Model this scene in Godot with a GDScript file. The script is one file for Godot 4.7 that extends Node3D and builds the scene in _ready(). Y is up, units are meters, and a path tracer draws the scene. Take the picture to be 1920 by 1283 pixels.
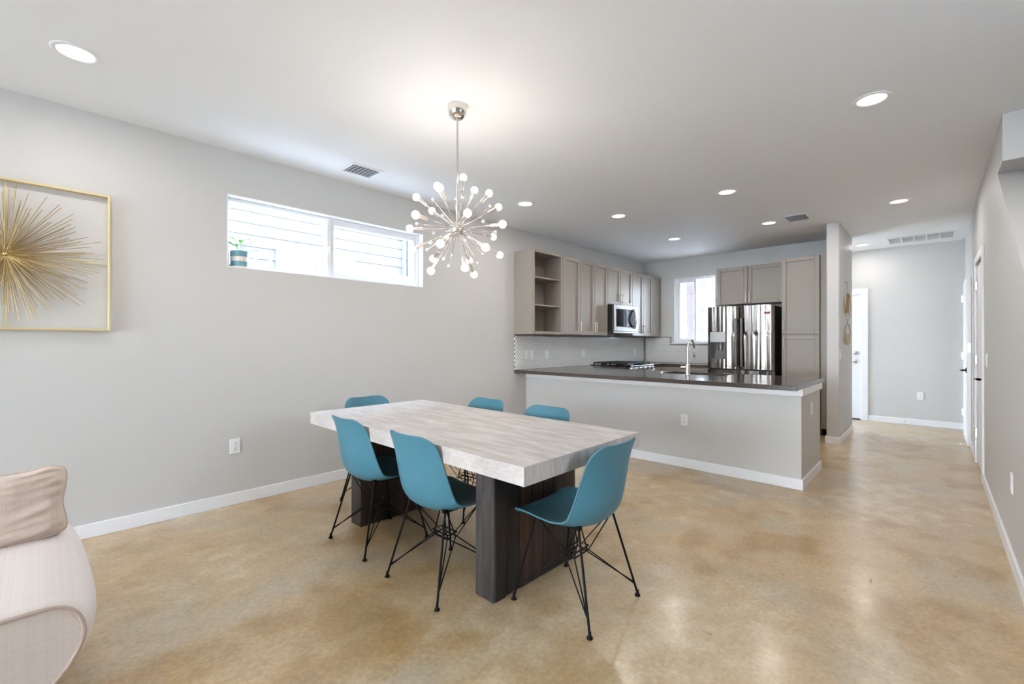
extends Node3D
# Dining room and kitchen. x: away from the window wall, y: up, -z: towards the kitchen. Metres.

const CE := 2.75          # ceiling height
const XL := -3.963        # window wall
const XR := 0.323         # stair wall
const ZK := -7.817        # kitchen back wall
const ZB := -9.17         # hall back wall
const ZG := 6.8           # glazed wall behind the camera

var M := {}               # materials
var names := {}           # names already taken, per parent

# ------------------------------------------------------------------ mesh builder
class MB:
	var v := PackedVector3Array()
	var n := PackedVector3Array()
	var t := PackedVector2Array()
	var i := PackedInt32Array()
	var t2 := PackedVector2Array()
	var xf := Transform3D.IDENTITY
	func face(p: Array, want: Vector3) -> void:      # flat polygon, turned so that it faces "want"
		var pts := []
		for q in p: pts.append(xf * (q as Vector3))
		var w := (xf.basis * want).normalized()
		var c: Vector3 = (pts[1] - pts[0]).cross(pts[2] - pts[0])
		if c.dot(w) > 0: pts.reverse()
		var s := v.size()
		var a := w.abs()
		for q in pts:
			v.append(q); n.append(w)
			if a.x > a.y and a.x > a.z: t.append(Vector2(q.z, -q.y))
			elif a.y > a.z: t.append(Vector2(q.x, q.z))
			else: t.append(Vector2(q.x, -q.y))
		for k in range(1, pts.size() - 1): i.append_array([s, s + k, s + k + 1])
	func box(lo: Vector3, hi: Vector3, ch := 0.0) -> MB:
		var a := Vector3(minf(lo.x, hi.x), minf(lo.y, hi.y), minf(lo.z, hi.z))
		var b := Vector3(maxf(lo.x, hi.x), maxf(lo.y, hi.y), maxf(lo.z, hi.z))
		ch = minf(ch, 0.45 * minf(b.x - a.x, minf(b.y - a.y, b.z - a.z)))
		var c := [a, b]
		for ax in 3:
			for sd in 2:
				var d := Vector3.ZERO
				d[ax] = 1.0 if sd == 1 else -1.0
				var p := []
				for k in [[0, 0], [1, 0], [1, 1], [0, 1]]:
					var q := Vector3.ZERO
					q[ax] = c[sd][ax]
					var e := (ax + 1) % 3
					var g := (ax + 2) % 3
					q[e] = c[k[0]][e] + (ch if k[0] == 0 else -ch)
					q[g] = c[k[1]][g] + (ch if k[1] == 0 else -ch)
					p.append(q)
				face(p, d)
		if ch > 0:
			for ax in 3:
				var e := (ax + 1) % 3
				var g := (ax + 2) % 3
				for s1 in 2:
					for s2 in 2:
						var d := Vector3.ZERO
						d[e] = s1 * 2 - 1
						d[g] = s2 * 2 - 1
						var p := []
						for k in [[0, 0], [1, 0], [1, 1], [0, 1]]:
							var q := Vector3.ZERO
							q[ax] = a[ax] + ch if k[0] == 0 else b[ax] - ch
							q[e] = c[s1][e] - (d[e] * ch if k[1] == 1 else 0.0)
							q[g] = c[s2][g] - (d[g] * ch if k[1] == 0 else 0.0)
							p.append(q)
						face(p, d)
			for s1 in 2:
				for s2 in 2:
					for s3 in 2:
						var d := Vector3(s1 * 2 - 1, s2 * 2 - 1, s3 * 2 - 1)
						var q := Vector3(c[s1].x, c[s2].y, c[s3].z)
						face([q - Vector3(0, d.y, d.z) * ch, q - Vector3(d.x, 0, d.z) * ch, q - Vector3(d.x, d.y, 0) * ch], d)
		return self
	func grid(rows: Array, flip := false, close_u := false, close_v := false, uvs = null) -> MB:   # smooth patch
		var r := rows.size()
		var m: int = rows[0].size()
		var s := v.size()
		for j in r:
			for k in m:
				var u0 = rows[j][(k - 1 + m) % m] if close_u else rows[j][maxi(k - 1, 0)]
				var u1 = rows[j][(k + 1) % m] if close_u else rows[j][mini(k + 1, m - 1)]
				var v0 = rows[(j - 1 + r) % r][k] if close_v else rows[maxi(j - 1, 0)][k]
				var v1 = rows[(j + 1) % r][k] if close_v else rows[mini(j + 1, r - 1)][k]
				var nn: Vector3 = (u1 - u0).cross(v1 - v0)
				if nn.length() < 1e-12: nn = (rows[j][(k + 1) % m] - rows[j][k]).cross(rows[mini(j + 1, r - 1)][k] - rows[maxi(j - 1, 0)][(k + 1) % m])
				nn = nn.normalized()
				if flip: nn = -nn
				v.append(xf * (rows[j][k] as Vector3)); n.append((xf.basis * nn).normalized())
				t.append(uvs[j][k] if uvs != null else Vector2(float(k) / (m - 1), float(j) / (r - 1)))
		for j in (r if close_v else r - 1):
			for k in (m if close_u else m - 1):
				var a := s + j * m + k
				var b := s + j * m + (k + 1) % m
				var c := s + ((j + 1) % r) * m + (k + 1) % m
				var d := s + ((j + 1) % r) * m + k
				if flip: i.append_array([a, b, c, a, c, d])
				else: i.append_array([a, c, b, a, d, c])
		return self
	func tube(pts: Array, r, sides := 8, closed := false, caps := true) -> MB:
		var rows := []
		var m := pts.size()
		var side := Vector3.ZERO
		for k in m:
			var a: Vector3 = pts[(k - 1 + m) % m] if closed else pts[maxi(k - 1, 0)]
			var b: Vector3 = pts[(k + 1) % m] if closed else pts[mini(k + 1, m - 1)]
			var d := (b - a).normalized()
			if side == Vector3.ZERO: side = d.cross(Vector3.UP if absf(d.y) < 0.9 else Vector3.RIGHT).normalized()
			side = (side - d * side.dot(d)).normalized()
			var up := d.cross(side)
			var rr: float = r[k] if r is Array else r
			var row := []
			for j in sides: row.append(pts[k] + (side * cos(TAU * j / sides) + up * sin(TAU * j / sides)) * rr)
			rows.append(row)
		grid(rows, true, true, closed)
		if caps and not closed:
			face(rows[0], pts[0] - pts[1]); face(rows[m - 1], pts[m - 1] - pts[m - 2])
		return self
	func lathe(prof: Array, seg := 24, at := Transform3D.IDENTITY) -> MB:   # profile of (radius, height), from bottom to top outside
		var rows := []
		for p in prof:
			var row := []
			for j in seg: row.append(at * Vector3(p.x * cos(TAU * j / seg), p.y, p.x * sin(TAU * j / seg)))
			rows.append(row)
		return grid(rows, false, true)
	func ball(c: Vector3, r: float, seg := 16) -> MB:
		var prof := []
		for k in seg / 2 + 1:
			var a := PI * k / (seg / 2) - PI / 2
			prof.append(Vector2(maxf(cos(a) * r, r * 0.002), sin(a) * r))
		return lathe(prof, seg, Transform3D(Basis(), c))
	func prism(poly: PackedVector2Array, a: float, b: float, at := Transform3D.IDENTITY) -> MB:   # polygon in x, y drawn out along z from a to b
		var keep := xf
		xf = xf * at
		var tri := Geometry2D.triangulate_polygon(poly)
		for k in range(0, tri.size(), 3):
			for z in [[a, -1.0], [b, 1.0]]:
				face([Vector3(poly[tri[k]].x, poly[tri[k]].y, z[0]), Vector3(poly[tri[k + 1]].x, poly[tri[k + 1]].y, z[0]), Vector3(poly[tri[k + 2]].x, poly[tri[k + 2]].y, z[0])], Vector3(0, 0, z[1] * signf(b - a)))
		var area := 0.0
		for k in poly.size(): area += poly[k].cross(poly[(k + 1) % poly.size()])
		for k in poly.size():
			var p := poly[k]
			var q := poly[(k + 1) % poly.size()]
			var o := (q - p).orthogonal() * signf(area) * -1.0
			o = Vector2(q.y - p.y, p.x - q.x) * signf(area)
			face([Vector3(p.x, p.y, a), Vector3(q.x, q.y, a), Vector3(q.x, q.y, b), Vector3(p.x, p.y, b)], Vector3(o.x, o.y, 0))
		xf = keep
		return self
	func done() -> ArrayMesh:
		var arr := []
		arr.resize(Mesh.ARRAY_MAX)
		arr[Mesh.ARRAY_VERTEX] = v; arr[Mesh.ARRAY_NORMAL] = n; arr[Mesh.ARRAY_TEX_UV] = t
		if t2.size() == v.size(): arr[Mesh.ARRAY_TEX_UV2] = t2
		arr[Mesh.ARRAY_INDEX] = i
		var m := ArrayMesh.new()
		m.add_surface_from_arrays(Mesh.PRIMITIVE_TRIANGLES, arr)
		return m

# ------------------------------------------------------------------ scene helpers
func numbered(called: String, parent: Node) -> String:
	var key := "%d/%s" % [parent.get_instance_id(), called]
	var k: int = names.get(key, 0)
	names[key] = k + 1
	return called if k == 0 else "%s_%03d" % [called, k]

func part(parent: Node, called: String, mesh, mat: Material, label := "") -> MeshInstance3D:
	var o := MeshInstance3D.new()
	o.name = numbered(called, parent)
	o.mesh = mesh.done() if mesh is MB else mesh
	o.material_override = mat
	o.cast_shadow = GeometryInstance3D.SHADOW_CASTING_SETTING_ON
	parent.add_child(o, true)
	if label: o.set_meta("label", label)
	return o

func tag(o: Node, label: String, category: String, group := "", kind := "") -> void:
	o.set_meta("label", label)
	if category: o.set_meta("category", category)
	if group: o.set_meta("group", group)
	if kind: o.set_meta("kind", kind)

func thing(called: String, label: String, category: String, at := Vector3.ZERO, turn := 0.0, group := "") -> Node3D:
	var o := Node3D.new()
	o.name = numbered(called, self)
	add_child(o)
	o.position = at
	o.rotation.y = turn
	tag(o, label, category, group)
	return o

func struct(called: String, mesh, mat: Material, label := "", category := "") -> MeshInstance3D:
	var o := part(self, called, mesh, mat)
	o.set_meta("kind", "structure")
	if label: o.set_meta("label", label)
	if category: o.set_meta("category", category)
	return o

func struct_node(called: String, label: String, category: String, at := Vector3.ZERO) -> Node3D:
	var o := thing(called, label, category, at)
	o.set_meta("kind", "structure")
	return o

func copy(o: Node3D, label: String, at: Vector3, turn: float) -> Node3D:
	var c: Node3D = o.duplicate()
	c.name = numbered(String(o.name), self)
	add_child(c)
	c.position = at
	c.rotation.y = turn
	c.set_meta("label", label)
	return c

func mat(c: Color, rough := 0.5, metal := 0.0) -> StandardMaterial3D:
	var m := StandardMaterial3D.new()
	m.albedo_color = c
	m.roughness = rough
	m.metallic = metal
	return m

func rgb(r: int, g: int, b: int) -> Color: return Color8(r, g, b)

func noise(sd: int, freq: float, oct := 4, kind := FastNoiseLite.TYPE_SIMPLEX_SMOOTH) -> FastNoiseLite:
	var f := FastNoiseLite.new()
	f.seed = sd
	f.noise_type = kind
	f.frequency = freq
	f.fractal_octaves = oct
	f.fractal_gain = 0.5
	return f

func bytes_of(f: FastNoiseLite, w: int, h: int, seamless := true) -> PackedByteArray:
	var im := f.get_seamless_image(w, h) if seamless else f.get_image(w, h)
	im.convert(Image.FORMAT_L8)
	return im.get_data()

func tex(im: Image) -> ImageTexture:
	return ImageTexture.create_from_image(im)

func bump_normal(f: FastNoiseLite, size: int, strength: float) -> ImageTexture:
	var im := f.get_seamless_image(size, size)
	im.convert(Image.FORMAT_RGBA8)
	im.bump_map_to_normal_map(strength)
	return tex(im)

# two-tone mottled tile out of two noises, values run from a to b
func mottle(sd: int, w: int, h: int, f1: float, f2: float, a: Color, b: Color, sx := 1.0, sy := 1.0, share := 0.6) -> ImageTexture:
	var w1 := maxi(8, int(w * sx))
	var h1 := maxi(8, int(h * sy))
	var p := noise(sd, f1, 5).get_seamless_image(w1, h1)
	var q := noise(sd + 7, f2, 3).get_seamless_image(w1, h1)
	p.resize(w, h, Image.INTERPOLATE_CUBIC); q.resize(w, h, Image.INTERPOLATE_CUBIC)
	p.convert(Image.FORMAT_L8); q.convert(Image.FORMAT_L8)
	var pd := p.get_data()
	var qd := q.get_data()
	var out := PackedByteArray()
	out.resize(w * h * 3)
	for k in w * h:
		var x := clampf((pd[k] * share + qd[k] * (1.0 - share)) / 255.0, 0.0, 1.0)
		out[k * 3] = int(lerpf(a.r, b.r, x) * 255.0)
		out[k * 3 + 1] = int(lerpf(a.g, b.g, x) * 255.0)
		out[k * 3 + 2] = int(lerpf(a.b, b.b, x) * 255.0)
	return tex(Image.create_from_data(w, h, false, Image.FORMAT_RGB8, out))

func world_tri(m: StandardMaterial3D, scale: float) -> StandardMaterial3D:
	m.uv1_triplanar = true
	m.uv1_world_triplanar = true
	m.uv1_scale = Vector3.ONE * scale
	return m

# ------------------------------------------------------------------ materials
func floor_texture() -> Image:
	# stained concrete: warm tan clouds, greyer drifts, pale troweled patches, fine speckle, a few scuffs
	var w := 1024
	var h := 2048
	var n1 := bytes_of(noise(3, 0.0042, 4), w, h)
	var n2 := bytes_of(noise(11, 0.011, 5), w, h)
	var n3 := bytes_of(noise(23, 0.03, 4), w, h)
	var n4 := bytes_of(noise(31, 0.22, 2), w, h)
	var n5 := bytes_of(noise(47, 0.007, 3), w, h)
	var out := PackedByteArray()
	out.resize(w * h * 3)
	var tan := Vector3(203, 175, 135)
	var brown := Vector3(182, 149, 100)
	var grey := Vector3(194, 179, 154)
	var pale := Vector3(220, 202, 172)
	for k in w * h:
		var a := n1[k] / 255.0
		var b := n2[k] / 255.0
		var c := n3[k] / 255.0
		var e := n5[k] / 255.0
		var col := tan.lerp(brown, smoothstep(0.46, 0.74, b * 0.6 + a * 0.4))
		col = col.lerp(grey, smoothstep(0.45, 0.8, e) * 0.75)
		col = col.lerp(pale, smoothstep(0.52, 0.82, c * 0.45 + (1.0 - a) * 0.55) * 0.8)
		var f := 1.0 + (n4[k] / 255.0 - 0.5) * 0.10 + (c - 0.5) * 0.08
		out[k * 3] = clampi(int(col.x * f), 0, 255)
		out[k * 3 + 1] = clampi(int(col.y * f), 0, 255)
		out[k * 3 + 2] = clampi(int(col.z * f), 0, 255)
	var im := Image.create_from_data(w, h, false, Image.FORMAT_RGB8, out)
	var rg := RandomNumberGenerator.new()
	rg.seed = 5
	for k in 60:    # dark nicks and short scratches
		var x := rg.randi_range(10, w - 30)
		var y := rg.randi_range(10, h - 30)
		var dx := rg.randf_range(-1.0, 1.0)
		for s in rg.randi_range(2, 9):
			var px := clampi(x + int(s * dx), 0, w - 1)
			im.set_pixel(px, clampi(y + int(s * (1.0 - absf(dx))), 0, h - 1), im.get_pixel(px, y).darkened(0.25))
	for sc in [[-2.80, -1.63, -2.02, -1.515], [-2.37, -1.232, -2.10, -1.268]]:    # pale scored lines under the table
		for s in 300:
			var q := s / 299.0
			var px := int((lerpf(sc[0], sc[2], q) + 4.15) / 5.7 * w)
			var py := int((lerpf(sc[1], sc[3], q) + 9.4) / 13.4 * h)
			im.set_pixel(px, py, im.get_pixel(px, py).lerp(Color8(214, 198, 172), 0.12))
	return im

func speckle() -> ImageTexture:      # fine grain and pores of the concrete, tiles every 0.83 m
	var w := 512
	var a := bytes_of(noise(201, 0.05, 4), w, w)
	var b := bytes_of(noise(211, 0.35, 2), w, w)
	var c := bytes_of(noise(221, 0.16, 3), w, w)
	var out := PackedByteArray()
	out.resize(w * w * 3)
	for k in w * w:
		var x := 0.95 + (a[k] / 255.0 - 0.5) * 0.11 + (b[k] / 255.0 - 0.5) * 0.07
		x -= smoothstep(0.70, 0.95, c[k] / 255.0) * 0.16
		out[k * 3] = clampi(int(x * 258.0), 0, 255)
		out[k * 3 + 1] = clampi(int(x * 255.0), 0, 255)
		out[k * 3 + 2] = clampi(int(x * 250.0), 0, 255)
	return tex(Image.create_from_data(w, w, false, Image.FORMAT_RGB8, out))

func make_materials() -> void:
	var peel := bump_normal(noise(2, 0.06, 3), 256, 1.6)
	for d in [["wall", rgb(204, 201, 197), 0.55], ["ceiling", rgb(242, 242, 242), 0.7]]:
		var m := mat(d[1], d[2])
		m.normal_enabled = true
		m.normal_texture = peel
		m.normal_scale = 0.12
		M[d[0]] = world_tri(m, 4.0)
	M.trim = mat(rgb(240, 240, 241), 0.35)
	M.vinyl = mat(rgb(240, 241, 243), 0.35)
	M.plate = mat(rgb(240, 239, 238), 0.3)
	M.slot = mat(rgb(60, 58, 56), 0.6)
	M.duct = mat(rgb(120, 116, 112), 0.7)
	M.filter = mat(rgb(222, 222, 220), 0.8)
	# floor
	var f := mat(Color.WHITE, 0.34)
	f.albedo_texture = tex(floor_texture())
	f.clearcoat_enabled = true
	f.clearcoat = 0.6
	f.clearcoat_roughness = 0.2
	f.detail_enabled = true
	f.detail_albedo = speckle()
	f.detail_blend_mode = BaseMaterial3D.BLEND_MODE_MUL
	f.detail_uv_layer = BaseMaterial3D.DETAIL_UV_2
	M.floor = f
	# table
	var tt := mat(Color.WHITE, 0.42)
	tt.albedo_texture = mottle(61, 1024, 1024, 0.022, 0.08, rgb(166, 156, 148), rgb(226, 219, 212), 0.2, 1.0, 0.6)
	tt.uv1_scale = Vector3(0.5, 0.5, 1)
	M.table_top = tt
	var te := mat(Color.WHITE, 0.5)
	te.albedo_texture = mottle(71, 512, 512, 0.02, 0.07, rgb(166, 156, 148), rgb(226, 219, 212), 1.0, 0.12, 0.55)
	te.uv1_scale = Vector3(1.2, 1.2, 1)
	M.table_end = te
	var ts := mat(Color.WHITE, 0.5)
	ts.albedo_texture = mottle(81, 1024, 512, 0.012, 0.09, rgb(166, 156, 148), rgb(226, 219, 212), 0.4, 1.0, 0.65)
	ts.uv1_scale = Vector3(0.6, 1.0, 1)
	M.table_side = ts
	var grain := mottle(91, 256, 1024, 0.02, 0.08, rgb(105, 105, 105), rgb(255, 255, 255), 1.0, 0.06, 0.6)
	M.planks = []
	for c in [rgb(60, 44, 36), rgb(82, 58, 44), rgb(50, 40, 36), rgb(98, 68, 50), rgb(68, 50, 40)]:
		var p := mat(c, 0.55)
		p.albedo_texture = grain
		p.uv1_scale = Vector3(2.4, 0.9, 1)
		M.planks.append(p)
	var pe := mat(rgb(88, 80, 76), 0.55)
	pe.albedo_texture = grain
	pe.uv1_scale = Vector3(2.0, 0.9, 1)
	M.plank_end = pe
	M.dark = mat(rgb(26, 24, 23), 0.7)
	# chairs
	M.shell = mat(rgb(68, 122, 138), 0.45)
	M.wire = mat(rgb(6, 6, 7), 0.5)
	M.wire.metallic_specular = 0.3
	# metals
	M.chrome = mat(rgb(225, 220, 214), 0.08, 1.0)
	M.nickel = mat(rgb(204, 197, 190), 0.38, 1.0)
	M.bright_steel = mat(rgb(228, 226, 223), 0.42, 1.0)
	M.brass = mat(rgb(184, 158, 108), 0.36, 0.75)
	M.frame_gold = mat(rgb(216, 196, 148), 0.45, 0.5)
	var st := mat(rgb(132, 127, 122), 0.2, 1.0)
	var wave := noise(101, 0.016, 2).get_seamless_image(256, 16)
	wave.resize(256, 256, Image.INTERPOLATE_CUBIC)
	wave.convert(Image.FORMAT_RGBA8)
	wave.bump_map_to_normal_map(3.0)
	st.normal_enabled = true
	st.normal_texture = tex(wave)
	st.normal_scale = 1.5
	M.steel_wavy = st
	M.steel = mat(rgb(158, 155, 151), 0.28, 1.0)
	M.oven_steel = mat(rgb(128, 126, 123), 0.36, 1.0)
	M.dark_steel = mat(rgb(92, 88, 85), 0.3, 1.0)
	M.black = mat(rgb(14, 14, 15), 0.4)
	M.black_glass = mat(rgb(9, 11, 15), 0.06)
	M.iron = mat(rgb(22, 22, 23), 0.55)
	# kitchen
	var cb := mat(rgb(148, 138, 127), 0.42)
	M.cabinet = cb
	M.cabinet_in = mat(rgb(140, 131, 121), 0.5)
	var q := mat(Color.WHITE, 0.13)
	q.albedo_texture = mottle(121, 256, 256, 0.2, 0.4, rgb(62, 53, 48), rgb(92, 82, 76))
	M.quartz = world_tri(q, 1.6)
	M.tile = mat(rgb(232, 230, 227), 0.12)
	M.grout = mat(rgb(150, 145, 140), 0.8)
	M.sticker_red = mat(rgb(120, 36, 24), 0.4)
	M.sticker_white = mat(rgb(230, 226, 220), 0.4)
	# cloth
	var weave := Image.create(128, 128, false, Image.FORMAT_RGB8)
	var rg := RandomNumberGenerator.new()
	rg.seed = 9
	var col := []
	var row := []
	for k in 128: col.append(rg.randf_range(-0.04, 0.04)); row.append(rg.randf_range(-0.04, 0.04))
	for y in 128:
		for x in 128:
			var s: float = 0.93 + (col[x] if (x / 2 + y / 2) % 2 == 0 else row[y]) + rg.randf_range(-0.03, 0.03)
			weave.set_pixel(x, y, Color(s, s, s))
	var wt := tex(weave)
	for d in [["linen", rgb(240, 226, 216)], ["linen_pillow", rgb(226, 205, 188)], ["piping", rgb(206, 184, 168)]]:
		var m := mat(d[1], 0.9)
		m.albedo_texture = wt
		m.rim_enabled = true
		m.rim = 0.2
		M[d[0]] = world_tri(m, 7.0)
	# glass and plants
	var g := mat(Color(0.95, 0.98, 1.0, 0.06), 0.0)
	g.transparency = BaseMaterial3D.TRANSPARENCY_ALPHA
	M.pane = g
	var cr := mat(Color(1, 1, 1, 0.2), 0.0)
	cr.transparency = BaseMaterial3D.TRANSPARENCY_ALPHA
	cr.refraction_enabled = true
	cr.refraction_scale = 0.05
	M.crystal = cr
	var lf := mat(rgb(104, 146, 74), 0.5)
	lf.backlight_enabled = true
	lf.backlight = Color(0.4, 0.55, 0.25)
	M.leaf = lf
	var tl := mat(rgb(66, 72, 56), 0.7)
	tl.backlight_enabled = true
	tl.backlight = Color(0.25, 0.28, 0.2)
	M.tree_leaf = tl
	M.bark = mat(rgb(64, 60, 57), 0.9)
	M.soil = mat(rgb(70, 54, 42), 0.95)
	M.pot_teal = mat(rgb(104, 148, 158), 0.35)
	M.pot_white = mat(rgb(226, 218, 208), 0.4)
	M.leather = mat(rgb(150, 116, 78), 0.6)
	M.cord = mat(rgb(120, 104, 84), 0.8)
	M.clay = mat(rgb(186, 168, 138), 0.7)
	# outside
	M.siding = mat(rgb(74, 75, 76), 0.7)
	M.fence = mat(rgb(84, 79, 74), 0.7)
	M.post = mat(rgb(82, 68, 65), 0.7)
	M.ground = mat(rgb(206, 205, 200), 0.9)
	# lamps
	var bl := mat(rgb(255, 246, 232), 0.2)
	bl.emission_enabled = true
	bl.emission = Color(1.0, 0.93, 0.84)
	bl.emission_energy_multiplier = 4.0
	M.bulb = bl
	var gl := mat(Color(1.0, 0.98, 0.95, 0.10), 0.0)
	gl.transparency = BaseMaterial3D.TRANSPARENCY_ALPHA
	M.globe = gl
	var le := mat(rgb(255, 250, 240), 0.4)
	le.emission_enabled = true
	le.emission = Color(1.0, 0.96, 0.9)
	le.emission_energy_multiplier = 2.4
	M.lens = le

# ------------------------------------------------------------------ camera, sky, exposure
const SKY_ENERGY := 37.0
const CAN_ENERGY := 0.66
const BULB_ENERGY := 0.021

func _ready() -> void:
	var cam := Camera3D.new()
	cam.name = "camera"
	cam.position = Vector3(0, 1.26, 0)
	cam.rotation_degrees = Vector3(0.06, 43.41, 0)
	cam.fov = rad_to_deg(2.0 * atan(641.5 / 837.2))
	cam.near = 0.05
	cam.far = 200.0
	add_child(cam)
	cam.current = true
	var env := Environment.new()
	var sky := Sky.new()
	var ps := ProceduralSkyMaterial.new()
	ps.sky_top_color = Color(0.75, 0.86, 1.0)
	ps.sky_horizon_color = Color(0.95, 0.98, 1.0)
	ps.ground_horizon_color = Color(0.86, 0.85, 0.83)
	ps.ground_bottom_color = Color(0.7, 0.69, 0.67)
	ps.sun_angle_max = 1.0
	sky.sky_material = ps
	env.background_mode = Environment.BG_SKY
	env.sky = sky
	env.background_energy_multiplier = SKY_ENERGY
	env.tonemap_mode = Environment.TONE_MAPPER_LINEAR
	env.tonemap_exposure = 1.14
	env.sdfgi_enabled = true
	env.ssao_enabled = true
	env.ssil_enabled = true
	var we := WorldEnvironment.new()
	we.name = "world_environment"
	we.environment = env
	add_child(we)
	make_materials()
	build_shell()
	build_windows()
	build_doors()
	build_outside()
	build_peninsula()
	build_kitchen()
	build_appliances()
	build_table()
	build_chairs()
	build_chandelier()
	build_sofa()
	build_art()
	build_ceiling_fittings()
	build_plates()
	build_small()

# ------------------------------------------------------------------ room shell
func build_shell() -> void:
	var b := MB.new()
	b.box(Vector3(-4.15, -0.12, -9.4), Vector3(1.55, 0, 7.1))
	for k in b.t.size(): b.t[k] = Vector2((b.v[k].x + 4.15) / 5.7, (b.v[k].z + 9.4) / 13.4)
	for k in b.t.size(): b.t2.append(Vector2(b.v[k].x, b.v[k].z) / 0.83)
	struct("floor", b, M.floor, "polished tan stained concrete floor", "floor")
	b = MB.new()
	b.box(Vector3(-4.15, CE, -9.4), Vector3(1.55, CE + 0.14, 7.1))
	struct("ceiling", b, M.ceiling, "smooth white ceiling", "ceiling")
	# window wall with its opening
	var xa := XL - 0.14
	b = MB.new()
	b.box(Vector3(xa, 0, ZG + 0.2), Vector3(XL, CE, -0.99))
	b.box(Vector3(xa, 0, -2.81), Vector3(XL, CE, ZK - 0.12))
	b.box(Vector3(xa, 0, -0.99), Vector3(XL, 1.846, -2.81))
	b.box(Vector3(xa, 2.412, -0.99), Vector3(XL, CE, -2.81))
	struct("wall_left", b, M.wall, "long greige wall with the high horizontal window", "wall")
	# kitchen back wall
	var z2 := ZK - 0.12
	b = MB.new()
	b.box(Vector3(XL, 0, ZK), Vector3(-3.39, CE, z2))
	b.box(Vector3(-2.674, 0, ZK), Vector3(-0.98, CE, z2))
	b.box(Vector3(-3.39, 0, ZK), Vector3(-2.674, 1.255, z2))
	b.box(Vector3(-3.39, 2.40, ZK), Vector3(-2.674, CE, z2))
	struct("wall_kitchen", b, M.wall, "kitchen back wall behind the refrigerator", "wall")
	struct("wall_divider", MB.new().box(Vector3(-0.98, 0, -6.755), Vector3(-0.85, CE, z2), 0.008), M.wall, "narrow wall end between kitchen and hall", "wall")
	# hall
	b = MB.new()
	b.box(Vector3(-2.42, 0, ZB), Vector3(-1.70, CE, ZB - 0.14))
	b.box(Vector3(-0.865, 0, ZB), Vector3(1.5, CE, ZB - 0.14))
	b.box(Vector3(-1.70, 2.065, ZB), Vector3(-0.865, CE, ZB - 0.14))
	struct("wall_hall", b, M.wall, "pale wall at the far end of the hall", "wall")
	b = MB.new()
	b.box(Vector3(-2.42, 0, z2), Vector3(-2.30, CE, -8.15))
	b.box(Vector3(-2.42, 0, -8.95), Vector3(-2.30, CE, ZB))
	b.box(Vector3(-2.42, 2.2, -8.15), Vector3(-2.30, CE, -8.95))
	b.box(Vector3(-2.42, 0, -8.15), Vector3(-2.30, 0.1, -8.95))
	struct("wall_hall_end", b, M.wall, "end wall of the side passage behind the kitchen", "wall")
	# stair wall: closed beyond the header, slanted edge of the stair opening nearer the camera
	b = MB.new()
	var at := Transform3D(Basis(Vector3(0, 0, 1), Vector3(0, 1, 0), Vector3(-1, 0, 0)), Vector3.ZERO)
	var holes := [[-8.72, -9.08], [-5.86, -6.74]]
	var zz := [ZB, -9.08, -8.72, -6.74, -5.86, -4.62]
	for k in 5:
		if k % 2 == 0:
			b.box(Vector3(XR, 0, zz[k]), Vector3(XR + 0.12, CE, zz[k + 1]))
		else:
			b.box(Vector3(XR, 2.06, zz[k]), Vector3(XR + 0.12, CE, zz[k + 1]))
	b.prism(PackedVector2Array([Vector2(-4.62, 0), Vector2(-2.0, 0), Vector2(-2.0, 0.71), Vector2(-4.62, 2.443)]), -XR - 0.12, -XR, at)
	b.box(Vector3(XR, 2.443, -4.62), Vector3(XR + 0.12, CE, -4.31))
	b.box(Vector3(XR, 0, 1.2), Vector3(XR + 0.12, CE, ZG + 0.2))
	struct("wall_right", b, M.wall, "greige wall on the right with the slanted stair opening", "wall")
	b = MB.new()
	b.box(Vector3(XR + 0.12, 2.443, -4.62), Vector3(1.4, 2.56, -4.43))
	b.box(Vector3(XR + 0.12, 2.443, -4.43), Vector3(1.4, CE, -4.31))
	b.box(Vector3(1.4, 0, ZG + 0.2), Vector3(1.52, CE, -1.5))
	b.box(Vector3(1.4, 0, -2.3), Vector3(1.52, CE, -9.3))
	b.box(Vector3(1.4, 0, -1.5), Vector3(1.52, 1.5, -2.3))
	b.box(Vector3(1.4, 2.12, -1.5), Vector3(1.52, CE, -2.3))
	struct("wall_stairs", b, M.wall, "stairwell wall and header above the slanted opening", "wall")
	struct("wall_stairs_back", MB.new().box(Vector3(XR + 0.12, 0, -4.62), Vector3(1.4, 2.45, -4.74)), M.wall, "wall closing the stairwell under the header", "wall")
	# glazed wall behind the camera
	b = MB.new()
	b.box(Vector3(XL, 0, ZG), Vector3(-3.75, CE, ZG + 0.16))
	b.box(Vector3(-0.15, 0, ZG), Vector3(1.5, CE, ZG + 0.16))
	b.box(Vector3(-3.75, 2.45, ZG), Vector3(-0.15, CE, ZG + 0.16))
	struct("wall_glazed", b, M.wall, "wall with the wide sliding glass doors behind the camera", "wall")
	# baseboards
	var h := 0.092
	var e := 0.014
	struct("baseboard_left", MB.new().box(Vector3(XL, 0, ZG), Vector3(XL + e, h, -4.465), 0.003), M.trim, "white baseboard along the window wall", "baseboard")
	struct("baseboard_right", MB.new().box(Vector3(XR - e, 0, -2.0), Vector3(XR, h, -5.77), 0.003), M.trim, "white baseboard along the stair wall", "baseboard")
	struct("baseboard_passage", MB.new().box(Vector3(XR - e, 0, -6.83), Vector3(XR, h, -7.65), 0.003), M.trim, "white baseboard between the two side doors", "baseboard")
	struct("baseboard_hall", MB.new().box(Vector3(-0.775, 0, ZB), Vector3(XR, h, ZB + e), 0.003), M.trim, "white baseboard at the far end of the hall", "baseboard")
	b = MB.new()
	b.box(Vector3(-0.98 - e, 0, -6.755 + e), Vector3(-0.85 + e, h, -6.755), 0.003)
	b.box(Vector3(-0.85, 0, -6.755), Vector3(-0.85 + e, h, z2), 0.003)
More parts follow.
